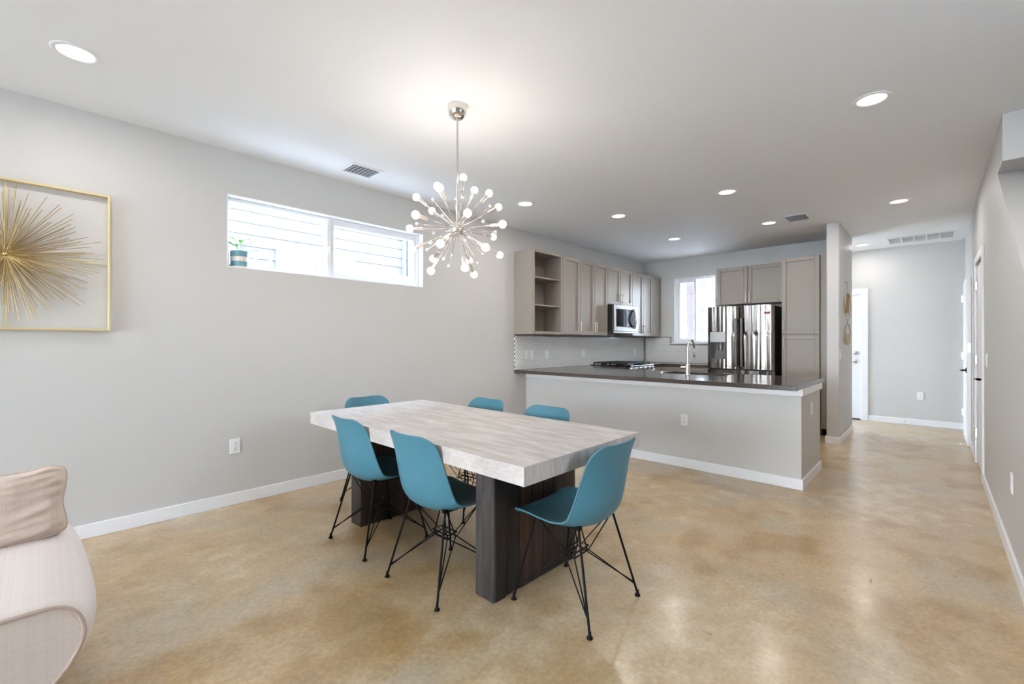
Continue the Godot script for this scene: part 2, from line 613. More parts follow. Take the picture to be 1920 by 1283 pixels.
	b.box(Vector3(-0.98 - e, 0, -6.755), Vector3(-0.98, h, -7.15), 0.003)
	struct("baseboard_divider", b, M.trim, "white baseboard wrapping the wall end beside the hall", "baseboard")

# ------------------------------------------------------------------ windows
func sash(b: MB, a: Vector2, c: Vector2, z0: float, z1: float, w: float) -> void:   # frame of bars in x, y
	b.box(Vector3(a.x, a.y, z0), Vector3(a.x + w, c.y, z1), 0.004)
	b.box(Vector3(c.x - w, a.y, z0), Vector3(c.x, c.y, z1), 0.004)
	b.box(Vector3(a.x + w, a.y, z0), Vector3(c.x - w, a.y + w, z1), 0.004)
	b.box(Vector3(a.x + w, c.y - w, z0), Vector3(c.x - w, c.y, z1), 0.004)

func build_windows() -> void:
	# high window in the left wall; local x runs towards the kitchen, local z into the room
	var w := struct_node("window_1", "long high white sliding window above the dining side", "window")
	var at := Transform3D(Basis(Vector3(0, 0, -1), Vector3.UP, Vector3(1, 0, 0)), Vector3(XL, 0, 0))
	var b := MB.new()
	b.xf = at
	for r in [[Vector3(0.99, 1.846, -0.14), Vector3(2.81, 1.852, 0.0)], [Vector3(0.99, 2.406, -0.14), Vector3(2.81, 2.412, 0.0)], [Vector3(0.99, 1.846, -0.14), Vector3(0.996, 2.412, 0.0)], [Vector3(2.804, 1.846, -0.14), Vector3(2.81, 2.412, 0.0)]]:
		b.box(r[0], r[1])
	part(w, "reveal", b, M.trim)
	b = MB.new(); b.xf = at
	sash(b, Vector2(0.996, 1.852), Vector2(2.804, 2.406), -0.14, -0.075, 0.026)
	b.box(Vector3(1.80, 1.86, -0.13), Vector3(1.835, 2.40, -0.068), 0.004)
	part(w, "frame", b, M.vinyl)
	b = MB.new(); b.xf = at
	sash(b, Vector2(1.826, 1.862), Vector2(2.79, 2.396), -0.118, -0.082, 0.05)
	part(w, "sash", b, M.vinyl)
	b = MB.new(); b.xf = at
	b.box(Vector3(1.806, 2.08, -0.07), Vector3(1.822, 2.14, -0.056), 0.004)
	part(w, "latch", b, M.vinyl)
	b = MB.new(); b.xf = at
	b.box(Vector3(1.02, 1.87, -0.124), Vector3(1.81, 2.385, -0.12))
	part(w, "pane", b, M.pane)
	b = MB.new(); b.xf = at
	b.box(Vector3(1.87, 1.905, -0.104), Vector3(2.745, 2.35, -0.100))
	part(w, "pane", b, M.pane)
	# kitchen window
	w = struct_node("window_2", "white two-pane kitchen window beside the refrigerator", "window")
	at = Transform3D(Basis(), Vector3(0, 0, ZK))
	b = MB.new(); b.xf = at
	b.box(Vector3(-3.39, 2.394, -0.12), Vector3(-2.674, 2.40, 0.0))
	b.box(Vector3(-3.39, 1.255, -0.12), Vector3(-3.384, 2.40, 0.0))
	b.box(Vector3(-2.68, 1.255, -0.12), Vector3(-2.674, 2.40, 0.0))
	part(w, "reveal", b, M.trim)
	b = MB.new(); b.xf = at
	b.box(Vector3(-3.43, 1.235, -0.12), Vector3(-2.64, 1.262, 0.03), 0.005)
	part(w, "sill", b, M.trim)
	b = MB.new(); b.xf = at
	sash(b, Vector2(-3.384, 1.262), Vector2(-2.68, 2.394), -0.12, -0.055, 0.03)
	b.box(Vector3(-3.05, 1.27, -0.11), Vector3(-3.015, 2.39, -0.05), 0.004)
	part(w, "frame", b, M.vinyl)
	b = MB.new(); b.xf = at
	sash(b, Vector2(-3.36, 1.285), Vector2(-3.02, 2.37), -0.10, -0.065, 0.05)
	part(w, "sash", b, M.vinyl)
	b = MB.new(); b.xf = at
	b.box(Vector3(-3.32, 1.33, -0.084), Vector3(-3.06, 2.33, -0.08))
	part(w, "pane", b, M.pane)
	b = MB.new(); b.xf = at
	b.box(Vector3(-3.02, 1.285, -0.104), Vector3(-2.70, 2.37, -0.10))
	part(w, "pane", b, M.pane)
	# sliding glass doors behind the camera
	w = struct_node("window_3", "wide white sliding glass doors behind the camera", "window")
	for k in 4:
		var x0 := -3.75 + 0.9 * k
		b = MB.new()
		b.xf = Transform3D(Basis(), Vector3(0, 0, ZG + 0.08))
		sash(b, Vector2(x0, 0.0), Vector2(x0 + 0.9, 2.45), -0.025, 0.025, 0.06)
		part(w, "sash", b, M.vinyl)
		part(w, "pane", MB.new().box(Vector3(x0 + 0.05, 0.05, ZG + 0.078), Vector3(x0 + 0.85, 2.4, ZG + 0.082)), M.pane)
	# glass at the end of the side passage
	w = struct_node("window_4", "tall white window at the end of the side passage", "window")
	b = MB.new()
	b.xf = Transform3D(Basis(Vector3(0, 0, -1), Vector3.UP, Vector3(1, 0, 0)), Vector3(-2.36, 0, 0))
	sash(b, Vector2(8.15, 0.1), Vector2(8.95, 2.2), -0.03, 0.03, 0.05)
	part(w, "frame", b, M.vinyl)
	part(w, "pane", MB.new().box(Vector3(-2.362, 0.14, -8.19), Vector3(-2.358, 2.16, -8.91)), M.pane)

	# window lighting the stairs
	w = struct_node("window_5", "white two-light window on the stairs, outside the picture", "window")
	for k in 2:
		b = MB.new()
		b.xf = Transform3D(Basis(Vector3(0, 0, -1), Vector3.UP, Vector3(1, 0, 0)), Vector3(1.46, 0, 0))
		sash(b, Vector2(1.5 + 0.4 * k, 1.5), Vector2(1.9 + 0.4 * k, 2.12), -0.03, 0.03, 0.05)
		part(w, "sash", b, M.vinyl)
		part(w, "pane", MB.new().box(Vector3(1.458, 1.54, -1.54 - 0.4 * k), Vector3(1.462, 2.08, -1.86 - 0.4 * k)), M.pane)

# ------------------------------------------------------------------ doors
func lever(parent: Node, at: Transform3D, m: Material, turn := 1.0) -> void:
	var b := MB.new()
	b.xf = at
	b.lathe([Vector2(0.0005, 0), Vector2(0.03, 0), Vector2(0.032, 0.004), Vector2(0.03, 0.009), Vector2(0.011, 0.011), Vector2(0.010, 0.045), Vector2(0.0005, 0.05)], 20, Transform3D(Basis(Vector3.RIGHT, PI / 2), Vector3.ZERO))
	b.tube([Vector3(0, 0, 0.045), Vector3(turn * 0.03, 0, 0.05), Vector3(turn * 0.115, -0.004, 0.05)], 0.009, 10)
	part(parent, "lever_handle", b, m)

func hinge(parent: Node, p: Vector3) -> void:
	var b := MB.new()
	b.tube([p + Vector3(0, -0.045, 0), p + Vector3(0, 0.045, 0)], 0.009, 10)
	b.box(p + Vector3(-0.004, -0.045, 0), p + Vector3(0.012, 0.045, 0.028))
	part(parent, "hinge", b, M.nickel)

func build_doors() -> void:
	# door at the end of the hall
	var d := struct_node("door_1", "white flush door with nickel lever and deadbolt at the hall end", "door")
	var b := MB.new()
	b.box(Vector3(-0.865, 0, ZB + 0.018), Vector3(-0.775, 2.135, ZB), 0.003)
	b.box(Vector3(-1.79, 0, ZB + 0.018), Vector3(-1.70, 2.135, ZB), 0.003)
	b.box(Vector3(-1.70, 2.06, ZB + 0.018), Vector3(-0.865, 2.135, ZB), 0.003)
	part(d, "casing", b, M.trim)
	part(d, "jamb", MB.new().box(Vector3(-0.875, 0, ZB), Vector3(-0.865, 2.065, ZB - 0.14)), M.trim)
	part(d, "slab", MB.new().box(Vector3(-1.70, 0.012, ZB - 0.014), Vector3(-0.878, 2.055, ZB - 0.055), 0.002), M.trim)
	part(d, "threshold", MB.new().box(Vector3(-1.70, 0, ZB - 0.002), Vector3(-0.87, 0.018, ZB - 0.1), 0.004), M.dark)
	lever(d, Transform3D(Basis(), Vector3(-0.94, 0.95, ZB - 0.014)), M.nickel, -1.0)
	b = MB.new()
	b.lathe([Vector2(0.0005, 0), Vector2(0.032, 0), Vector2(0.032, 0.010), Vector2(0.024, 0.02), Vector2(0.0005, 0.022)], 20, Transform3D(Basis(Vector3.RIGHT, PI / 2), Vector3(-0.94, 1.09, ZB - 0.014)))
	part(d, "deadbolt", b, M.nickel)
	for y in [0.95, 1.09]: part(d, "strike_plate", MB.new().box(Vector3(-0.882, y - 0.03, ZB - 0.004), Vector3(-0.876, y + 0.03, ZB - 0.014)), M.nickel)
	# closed door in the right wall
	d = struct_node("door_2", "nearer white door in the right wall with nickel hinges", "door")
	b = MB.new()
	b.box(Vector3(XR - 0.016, 0, -5.77), Vector3(XR, 2.14, -5.86), 0.003)
	b.box(Vector3(XR - 0.016, 0, -6.74), Vector3(XR, 2.14, -6.83), 0.003)
	b.box(Vector3(XR - 0.016, 2.06, -5.86), Vector3(XR, 2.14, -6.74), 0.003)
	part(d, "casing", b, M.trim)
	part(d, "slab", MB.new().box(Vector3(XR + 0.004, 0.012, -5.868), Vector3(XR + 0.04, 2.052, -6.732), 0.002), M.trim)
	lever(d, Transform3D(Basis(Vector3(0, 0, -1), Vector3.UP, Vector3(-1, 0, 0)).orthonormalized(), Vector3(XR + 0.004, 0.92, -5.94)), M.nickel, 1.0)
	for y in [0.32, 1.08, 1.85]: hinge(d, Vector3(XR - 0.012, y, -6.735))
	part(d, "door_closer", MB.new().tube([Vector3(XR - 0.02, 2.02, -6.0), Vector3(XR - 0.02, 2.03, -6.3)], 0.012, 8), M.dark_steel)
	# open door folded back against the right wall further down the hall
	d = struct_node("door_3", "open white door folded back against the wall near the hall end", "door")
	b = MB.new()
	b.box(Vector3(XR - 0.016, 0, -8.63), Vector3(XR, 2.14, -8.72), 0.003)
	b.box(Vector3(XR - 0.016, 2.06, -8.72), Vector3(XR, 2.14, -9.08), 0.003)
	b.box(Vector3(XR - 0.016, 0, -9.08), Vector3(XR, 2.14, -9.165), 0.003)
	part(d, "casing", b, M.trim)
	part(d, "slab", MB.new().box(Vector3(0.286, 0.012, -7.66), Vector3(0.321, 2.05, -8.62), 0.002), M.trim)
	part(d, "latch_plate", MB.new().box(Vector3(0.289, 1.14, -7.662), Vector3(0.318, 1.25, -7.654)), M.nickel)
	lever(d, Transform3D(Basis(Vector3(0, 0, -1), Vector3.UP, Vector3(-1, 0, 0)), Vector3(0.286, 0.92, -7.76)), M.nickel, 1.0)
	for y in [0.32, 1.08, 1.85]: hinge(d, Vector3(0.276, y, -8.625))

# ------------------------------------------------------------------ outside
func build_outside() -> void:
	struct("ground", MB.new().box(Vector3(-60, -0.6, -60), Vector3(60, -0.16, 60)), M.ground, "pale ground outside the windows", "ground")
	var hs := thing("neighbour_house", "white lap-sided house wall seen through the long high window", "house", Vector3(-7.0, -0.16, 0))
	part(hs, "wall", MB.new().box(Vector3(-0.3, 0, 3.0), Vector3(-0.03, 6.0, -4.62)), M.siding)
	var bd := MB.new()
	bd.xf = Transform3D(Basis(Vector3(0, 0, 1), 0.11), Vector3.ZERO)
	bd.box(Vector3(-0.008, -0.02, 3.0), Vector3(0.008, 0.158, -4.6))
	var bm := bd.done()
	for k in 36:
		var o := part(hs, "siding_board", bm, M.siding)
		o.position = Vector3(0, 0.038 + 0.1622 * k, 0)
	part(hs, "corner_board", MB.new().box(Vector3(-0.05, 0, -4.6), Vector3(0.04, 6.0, -4.74), 0.004), M.siding)
	var wd := part(hs, "window_trim", MB.new().box(Vector3(0.0, 1.9, -2.36), Vector3(0.05, 2.80, -3.6), 0.006), M.siding)
	part(wd, "blind", MB.new().box(Vector3(0.05, 2.0, -2.46), Vector3(0.056, 2.7, -3.5)), M.siding)
	part(hs, "downspout", MB.new().tube([Vector3(0.07, 0, -4.5), Vector3(0.07, 6, -4.5)], 0.035, 8), M.siding)
	var fe := thing("yard_fence", "pale beige board fence in front of the sided house", "fence", Vector3(-6.0, -0.16, 0))
	for k in 22:
		part(fe, "board", MB.new().box(Vector3(-0.01, 0, -2.08 - 0.15 * k), Vector3(0.01, 2.45, -2.08 - 0.15 * (k + 1) + 0.004)), M.fence)
	for y in [0.4, 2.2]: part(fe, "rail", MB.new().box(Vector3(-0.05, y, -2.08), Vector3(-0.01, y + 0.09, -5.36)), M.fence)
	var po := thing("porch_post", "dusty pink porch post outside the kitchen window", "post", Vector3(-3.42, -0.16, -8.72))
	part(po, "shaft", MB.new().box(Vector3(-0.085, 0, -0.085), Vector3(0.085, 2.62, 0.085), 0.006), M.post)
	part(po, "collar", MB.new().box(Vector3(-0.10, 2.36, -0.10), Vector3(0.10, 2.40, 0.10), 0.006), M.post)
	part(po, "capital", MB.new().box(Vector3(-0.11, 2.62, -0.11), Vector3(0.11, 2.72, 0.11), 0.006), M.post)
	var rl := thing("porch_rail", "low tan rail across the bottom of the kitchen window view", "railing", Vector3(0, -0.16, -8.9))
	part(rl, "top_rail", MB.new().box(Vector3(-4.6, 1.36, -0.03), Vector3(-2.9, 1.44, 0.03), 0.005), M.fence)
	for k in 12: part(rl, "baluster", MB.new().box(Vector3(-4.5 + 0.14 * k, 0, -0.015), Vector3(-4.47 + 0.14 * k, 1.36, 0.015)), M.fence)
	var rg := RandomNumberGenerator.new()
	rg.seed = 77
	var leaf := MB.new()
	leaf.face([Vector3(0, 0, -0.07), Vector3(0.03, 0.01, 0), Vector3(0, 0, 0.08), Vector3(-0.03, 0.01, 0)], Vector3.UP)
	var lm := leaf.done()
	var spots := [[-6.2, -16.0, 7.0, "pale green tree left of the post outside the kitchen window"], [-4.9, -13.5, 6.0, "forked pale tree right of the post outside the kitchen window"], [-8.5, -20.0, 9.0, "tallest far tree outside the kitchen window"]]
	for s in spots:
		var tr := thing("garden_tree", s[3], "tree", Vector3(s[0], -0.16, s[1]), 0.0, "trees behind the kitchen window")
		var h: float = s[2]
		part(tr, "trunk", MB.new().tube([Vector3(0, 0, 0), Vector3(0.08, h * 0.25, 0.03), Vector3(0.0, h * 0.5, 0), Vector3(0.1, h * 0.85, 0)], [0.14, 0.11, 0.08, 0.03], 8), M.bark)
		var tips := []
		for k in 9:
			var a := rg.randf() * TAU
			var y := h * rg.randf_range(0.2, 0.7)
			var p := Vector3(0.05, y, 0)
			var e := p + Vector3(cos(a) * h * 0.26, h * rg.randf_range(0.08, 0.25), sin(a) * h * 0.26)
			part(tr, "branch", MB.new().tube([p, p.lerp(e, 0.5) + Vector3(0, 0.1, 0), e], [0.05, 0.035, 0.012], 6), M.bark)
			tips.append(e); tips.append(p.lerp(e, 0.6))
		var mm := MultiMesh.new()
		mm.transform_format = MultiMesh.TRANSFORM_3D
		mm.mesh = lm
		mm.instance_count = 900
		for k in 900:
			var c: Vector3 = tips[rg.randi() % tips.size()]
			var o := Vector3(rg.randfn(), rg.randfn(), rg.randfn()) * h * 0.09
			var bs := Basis.from_euler(Vector3(rg.randf() * TAU, rg.randf() * TAU, rg.randf() * TAU)) * (rg.randf_range(0.7, 1.5))
			mm.set_instance_transform(k, Transform3D(bs, c + o))
		var mi := MultiMeshInstance3D.new()
		mi.name = "foliage"
		mi.multimesh = mm
		mi.material_override = M.tree_leaf
		mi.set_meta("kind", "stuff")
		tr.add_child(mi)

# ------------------------------------------------------------------ peninsula
func build_peninsula() -> void:
	var x1 := -0.825
	var z0 := -4.465
	var b := MB.new()
	b.box(Vector3(XL, 0, z0), Vector3(x1, 0.863, -4.58))
	b.box(Vector3(x1 - 0.115, 0, -4.58), Vector3(x1, 0.863, -5.31))
	struct("wall_peninsula", b, M.wall, "low painted half wall under the dark kitchen counter", "wall")
	var e := 0.014
	b = MB.new()
	b.box(Vector3(XL, 0, z0 + e), Vector3(x1 + e, 0.092, z0), 0.003)
	b.box(Vector3(x1, 0, z0), Vector3(x1 + e, 0.092, -5.31), 0.003)
	struct("baseboard_peninsula", b, M.trim, "white baseboard around the peninsula", "baseboard")
	b = MB.new()
	b.box(Vector3(XL, 0.80, z0 + e), Vector3(x1 + e, 0.863, z0), 0.002)
	b.box(Vector3(x1, 0.80, z0), Vector3(x1 + e, 0.863, -5.36), 0.002)
	struct("trim_1", b, M.trim, "white trim board under the counter edge", "trim")
	# worktop: peninsula with sink cut-out, run beside the range, run along the back wall
	var y0 := 0.863
	var y1 := 0.903
	var zf := -4.228
	var zb := -5.44
	b = MB.new()
	var sx0 := -2.33
	var sx1 := -1.63
	var sz0 := -4.99
	var sz1 := -5.39
	b.box(Vector3(XL, y0, zf), Vector3(-0.811, y1, sz0), 0.003)
	b.box(Vector3(XL, y0, sz0), Vector3(sx0, y1, zb))
	b.box(Vector3(sx1, y0, sz0), Vector3(-0.811, y1, zb))
	b.box(Vector3(sx0, y0, sz1), Vector3(sx1, y1, zb))
	b.box(Vector3(XL, y0, zb), Vector3(-3.315, y1, -5.978))
	var w := part(self, "countertop", b, M.quartz)
	tag(w, "dark brown polished stone countertop of the peninsula", "countertop")
	b = MB.new()
	b.box(Vector3(XL, y0, -6.742), Vector3(-3.315, y1, ZK))
	b.box(Vector3(-3.315, y0, -7.17), Vector3(-2.56, y1, ZK), 0.002)
	w = part(self, "countertop", b, M.quartz)
	tag(w, "dark stone countertop in the corner under the kitchen window", "countertop")
	# sink
	var s := thing("kitchen_sink", "undermount stainless sink set in the dark counter", "sink", Vector3(-1.98, 0.863, -5.19))
	b = MB.new()
	var hw := 0.36
	var hd := 0.21
	var dp := -0.2
	b.box(Vector3(-hw, dp, -hd), Vector3(hw, dp + 0.003, hd))
	b.box(Vector3(-hw, dp, -hd), Vector3(-hw + 0.006, 0, hd))
	b.box(Vector3(hw - 0.006, dp, -hd), Vector3(hw, 0, hd))
	b.box(Vector3(-hw, dp, -hd), Vector3(hw, 0, -hd + 0.006))
	b.box(Vector3(-hw, dp, hd - 0.006), Vector3(hw, 0, hd))
	part(s, "basin", b, M.steel)
	part(s, "drain", MB.new().lathe([Vector2(0.045, dp + 0.003), Vector2(0.045, dp + 0.008), Vector2(0.03, dp + 0.006), Vector2(0.001, dp + 0.004)], 20), M.chrome)
	# faucet
	var f := thing("faucet", "tall chrome gooseneck faucet on the peninsula", "faucet", Vector3(-1.985, 0.903, -4.93))
	part(f, "base", MB.new().lathe([Vector2(0.030, 0), Vector2(0.030, 0.006), Vector2(0.024, 0.012), Vector2(0.024, 0.11), Vector2(0.019, 0.118), Vector2(0.001, 0.12)], 24), M.chrome)
	var pts := [Vector3(0, 0.11, 0), Vector3(0, 0.27, 0)]
	for k in 13:
		var a := PI * k / 12.0
		pts.append(Vector3(0, 0.29 + 0.095 * sin(a), -0.095 + 0.095 * cos(a)))
	pts.append(Vector3(0, 0.27, -0.192))
	part(f, "spout", MB.new().tube(pts, 0.0135, 14), M.chrome)
	part(f, "spray_head", MB.new().tube([Vector3(0, 0.275, -0.191), Vector3(0, 0.25, -0.193), Vector3(0, 0.185, -0.200)], [0.0145, 0.0175, 0.0165], 14), M.chrome)
	b = MB.new()
	b.tube([Vector3(-0.02, 0.075, 0), Vector3(-0.075, 0.075, 0)], 0.018, 14)
	b.tube([Vector3(-0.062, 0.08, 0), Vector3(-0.072, 0.15, 0.01)], [0.006, 0.004], 8)
	part(f, "handle", b, M.chrome)
	var sd := thing("soap_dispenser", "small chrome soap cap at the sink corner", "soap dispenser", Vector3(-2.30, 0.903, -4.955))
	part(sd, "cap", MB.new().lathe([Vector2(0.024, 0), Vector2(0.024, 0.008), Vector2(0.012, 0.012), Vector2(0.010, 0.02), Vector2(0.001, 0.022)], 18), M.chrome)

# ------------------------------------------------------------------ cabinets (local: x to the right, y up, z out of the front)
const FACE_LEFT := Basis(Vector3(0, 0, -1), Vector3(0, 1, 0), Vector3(1, 0, 0))     # fronts look away from the window wall
const FACE_FRONT := Basis(Vector3(1, 0, 0), Vector3(0, 1, 0), Vector3(0, 0, 1))     # fronts look to the camera side
const FACE_BACK := Basis(Vector3(-1, 0, 0), Vector3(0, 1, 0), Vector3(0, 0, -1))

func pull(parent: Node, x: float, y: float, z: float, len := 0.14) -> void:
	var b := MB.new()
	b.tube([Vector3(x, y, z + 0.03), Vector3(x, y + len, z + 0.03)], 0.0055, 10)
	for k in [0.02, len - 0.02]: b.tube([Vector3(x, y + k, z), Vector3(x, y + k, z + 0.03)], 0.0045, 8)
	part(parent, "handle", b, M.nickel)

func shaker(parent: Node, x0: float, x1: float, y0: float, y1: float, z: float, hx := 0.0, hy := 0.0) -> void:
	var g := 0.003
	x0 += g; x1 -= g; y0 += g; y1 -= g
	var w := 0.055
	var b := MB.new()
	b.box(Vector3(x0 + w - 0.004, y0 + w - 0.004, z + 0.002), Vector3(x1 - w + 0.004, y1 - w + 0.004, z + 0.008))
	sash(b, Vector2(x0, y0), Vector2(x1, y1), z + 0.001, z + 0.022, w)
	var d := part(parent, "door", b, M.cabinet)
	if hx != 0.0: pull(d, hx, hy, z + 0.02)

func cabinet(called: String, label: String, at: Vector3, face: Basis, w: float, h: float, dp: float, kick := 0.0) -> Node3D:
	var c := thing(called, label, "cabinet", at)
	c.basis = face
	var b := MB.new()
	b.box(Vector3(0, kick, -dp), Vector3(w, h, 0), 0.002)
	if kick > 0: b.box(Vector3(0, 0, -dp), Vector3(w, kick, -0.06))
	part(c, "carcass", b, M.cabinet)
	return c

func build_kitchen() -> void:
	var xf := -3.655
	var y0 := 1.365
	var y1 := 2.44
	var dp := xf - XL
	var h := y1 - y0
	# open shelf unit
	var c := thing("shelf_cabinet", "open greige wall cabinet with two shelves at the run's near end", "cabinet", Vector3(xf, y0, -4.225))
	c.basis = FACE_LEFT
	var w := 0.615
	var t := 0.018
	part(c, "side_panel", MB.new().box(Vector3(0, 0, -dp), Vector3(t, h, 0), 0.001), M.cabinet)
	part(c, "side_panel", MB.new().box(Vector3(w - t, 0, -dp), Vector3(w, h, 0), 0.001), M.cabinet)
	part(c, "top_panel", MB.new().box(Vector3(t, h - 0.03, -dp), Vector3(w - t, h - 0.012, 0)), M.cabinet_in)
	part(c, "bottom_panel", MB.new().box(Vector3(t, 0.012, -dp), Vector3(w - t, 0.03, 0)), M.cabinet_in)
	part(c, "back_panel", MB.new().box(Vector3(t, 0.03, -dp), Vector3(w - t, h - 0.03, -dp + 0.01)), M.cabinet_in)
	part(c, "hanging_rail", MB.new().box(Vector3(t, h - 0.13, -dp + 0.01), Vector3(w - t, h - 0.03, -dp + 0.022)), M.cabinet_in)
	for y in [0.365, 0.72]: part(c, "shelf", MB.new().box(Vector3(t, y, -dp + 0.01), Vector3(w - t, y + 0.02, -0.02), 0.002), M.cabinet)
	var b := MB.new()
	sash(b, Vector2(0, 0), Vector2(w, h), 0.0, 0.019, 0.038)
	part(c, "face_frame", b, M.cabinet)
	# closed wall cabinets
	c = cabinet("wall_cabinet", "single-door greige wall cabinet next to the open shelves", Vector3(xf, y0, -4.84), FACE_LEFT, 0.41, h, dp)
	shaker(c, 0, 0.41, 0, h, 0, 0.385, 0.05)
	c = cabinet("wall_cabinet", "two-door greige wall cabinet just before the microwave", Vector3(xf, y0, -5.25), FACE_LEFT, 0.73, h, dp)
	shaker(c, 0, 0.365, 0, h, 0, 0.34, 0.05)
	shaker(c, 0.365, 0.73, 0, h, 0, 0.39, 0.05)
	c = cabinet("wall_cabinet", "short two-door greige cabinet above the microwave", Vector3(xf, 1.85, -5.98), FACE_LEFT, 0.76, y1 - 1.85, dp)
	shaker(c, 0, 0.38, 0, y1 - 1.85, 0, 0.352, 0.04)
	shaker(c, 0.38, 0.76, 0, y1 - 1.85, 0, 0.408, 0.04)
	c = cabinet("wall_cabinet", "two-door greige wall cabinet just past the microwave", Vector3(xf, y0, -6.74), FACE_LEFT, 0.73, h, dp)
	shaker(c, 0, 0.385, 0, h, 0, 0.36, 0.05)
	shaker(c, 0.385, 0.73, 0, h, 0, 0.412, 0.05)
	c = cabinet("wall_cabinet", "single-door greige wall cabinet in the kitchen corner", Vector3(xf, y0, -7.47), FACE_LEFT, 0.345, h, dp)
	shaker(c, 0, 0.345, 0, h, 0, 0.03, 0.05)
	# over the refrigerator
	var zf := -7.50
	c = cabinet("wall_cabinet", "wide two-door greige cabinet above the refrigerator", Vector3(-2.54, 1.855, zf), FACE_FRONT, 0.93, y1 - 1.855, zf - ZK)
	shaker(c, 0, 0.455, 0, y1 - 1.855, 0, 0.43, 0.03)
	shaker(c, 0.455, 0.93, 0, y1 - 1.855, 0, 0.482, 0.03)
	# pantry
	zf = -7.2
	c = cabinet("pantry_cabinet", "tall greige pantry cabinet right of the refrigerator", Vector3(-1.565, 0, zf), FACE_FRONT, 0.45, y1, zf - ZK - 0.03, 0.1)
	shaker(c, 0, 0.45, 1.375, y1, 0, 0.03, 1.42)
	shaker(c, 0, 0.45, 0.1, 1.365, 0, 0.03, 1.19)
	part(c, "filler", MB.new().box(Vector3(0.452, 0.1, -0.5), Vector3(0.585, y1, -0.02)), M.cabinet)
	# base cabinets
	c = cabinet("base_cabinet", "greige base cabinet between peninsula and range", Vector3(-3.34, 0, -5.45), FACE_LEFT, 0.528, 0.863, 0.6, 0.1)
	shaker(c, 0, 0.528, 0.1, 0.86, 0, 0.49, 0.65)
	c = cabinet("base_cabinet", "greige corner base cabinet past the range", Vector3(-3.34, 0, -6.745), FACE_LEFT, 0.46, 0.863, 0.6, 0.1)
	shaker(c, 0, 0.45, 0.1, 0.86, 0, 0.04, 0.65)
	c = cabinet("base_cabinet", "greige base cabinet under the kitchen window", Vector3(-3.32, 0, -7.205), FACE_FRONT, 0.75, 0.863, 0.6, 0.1)
	shaker(c, 0, 0.375, 0.1, 0.86, 0, 0.345, 0.65)
	shaker(c, 0.375, 0.75, 0.1, 0.86, 0, 0.405, 0.65)
	for k in 3:
		if k == 1: continue
		c = cabinet("base_cabinet", ["greige base cabinet at the open end of the peninsula", "", "greige base cabinet at the wall end of the peninsula"][k], Vector3(-0.945 - 0.68 * k if k == 0 else -2.35, 0, -5.36), FACE_BACK, 0.66 if k == 0 else 0.95, 0.863, 0.77, 0.1)
	# backsplash tiles
	var hx := MB.new()
	var top := []
	var base := []
	for k in 6:
		var p: Vector2 = [Vector2(0, 0.5), Vector2(0.5, 0.22), Vector2(0.5, -0.22), Vector2(0, -0.5), Vector2(-0.5, -0.22), Vector2(-0.5, 0.22)][k] * Vector2(0.0485, 0.036)
		base.append(Vector3(p.x, p.y, 0))
		top.append(Vector3(p.x * 0.80, p.y * 0.78, 0.0045))
	hx.face(top, Vector3(0, 0, 1))
	for k in 6:
		var j := (k + 1) % 6
		hx.face([base[k], base[j], top[j], top[k]], (base[k] + base[j]) * 0.5 + Vector3(0, 0, 0.012))
	var spots := []
	var la := Transform3D(FACE_LEFT, Vector3(XL + 0.004, 0, 0))
	var ba := Transform3D(Basis(), Vector3(0, 0, ZK + 0.004))
	for r in 17:
		var y := 0.918 + 0.0275 * r
		if y > 1.352: continue
		for k in 73:
			var u := 4.25 + 0.05 * k + (0.025 if r % 2 == 1 else 0.0)
			if u < 7.80: spots.append(la * Vector3(u, y, 0))
	var n_left := spots.size()
	for r in 17:
		var y := 0.918 + 0.0275 * r
		if y > 1.352: continue
		for k in 30:
			var u := -3.93 + 0.05 * k + (0.025 if r % 2 == 1 else 0.0)
			if u > -2.57 or (y > 1.215 and u > -3.46): continue
			spots.append(ba * Vector3(u, y, 0))
	var hm := hx.done()
	for side in 2:
		b = MB.new()
		if side == 0:
			b.box(Vector3(XL, 0.903, -4.225), Vector3(XL + 0.004, 1.365, ZK))
		else:
			b.box(Vector3(XL + 0.006, 0.903, ZK), Vector3(-2.56, 1.235, ZK + 0.004))
			b.box(Vector3(XL + 0.006, 1.235, ZK), Vector3(-3.435, 1.365, ZK + 0.004))
		var bs := part(get_node(["wall_left", "wall_kitchen"][side]), "backsplash", b, M.grout, "glossy white hexagon tile backsplash")
		var mm := MultiMesh.new()
		mm.transform_format = MultiMesh.TRANSFORM_3D
		mm.mesh = hm
		mm.instance_count = n_left if side == 0 else spots.size() - n_left
		for k in mm.instance_count: mm.set_instance_transform(k, Transform3D(Basis() if side else FACE_LEFT, spots[k + side * n_left]))
		var mi := MultiMeshInstance3D.new()
		mi.name = "tile_field"
		mi.multimesh = mm
		mi.material_override = M.tile
		mi.set_meta("kind", "stuff")
		bs.add_child(mi)

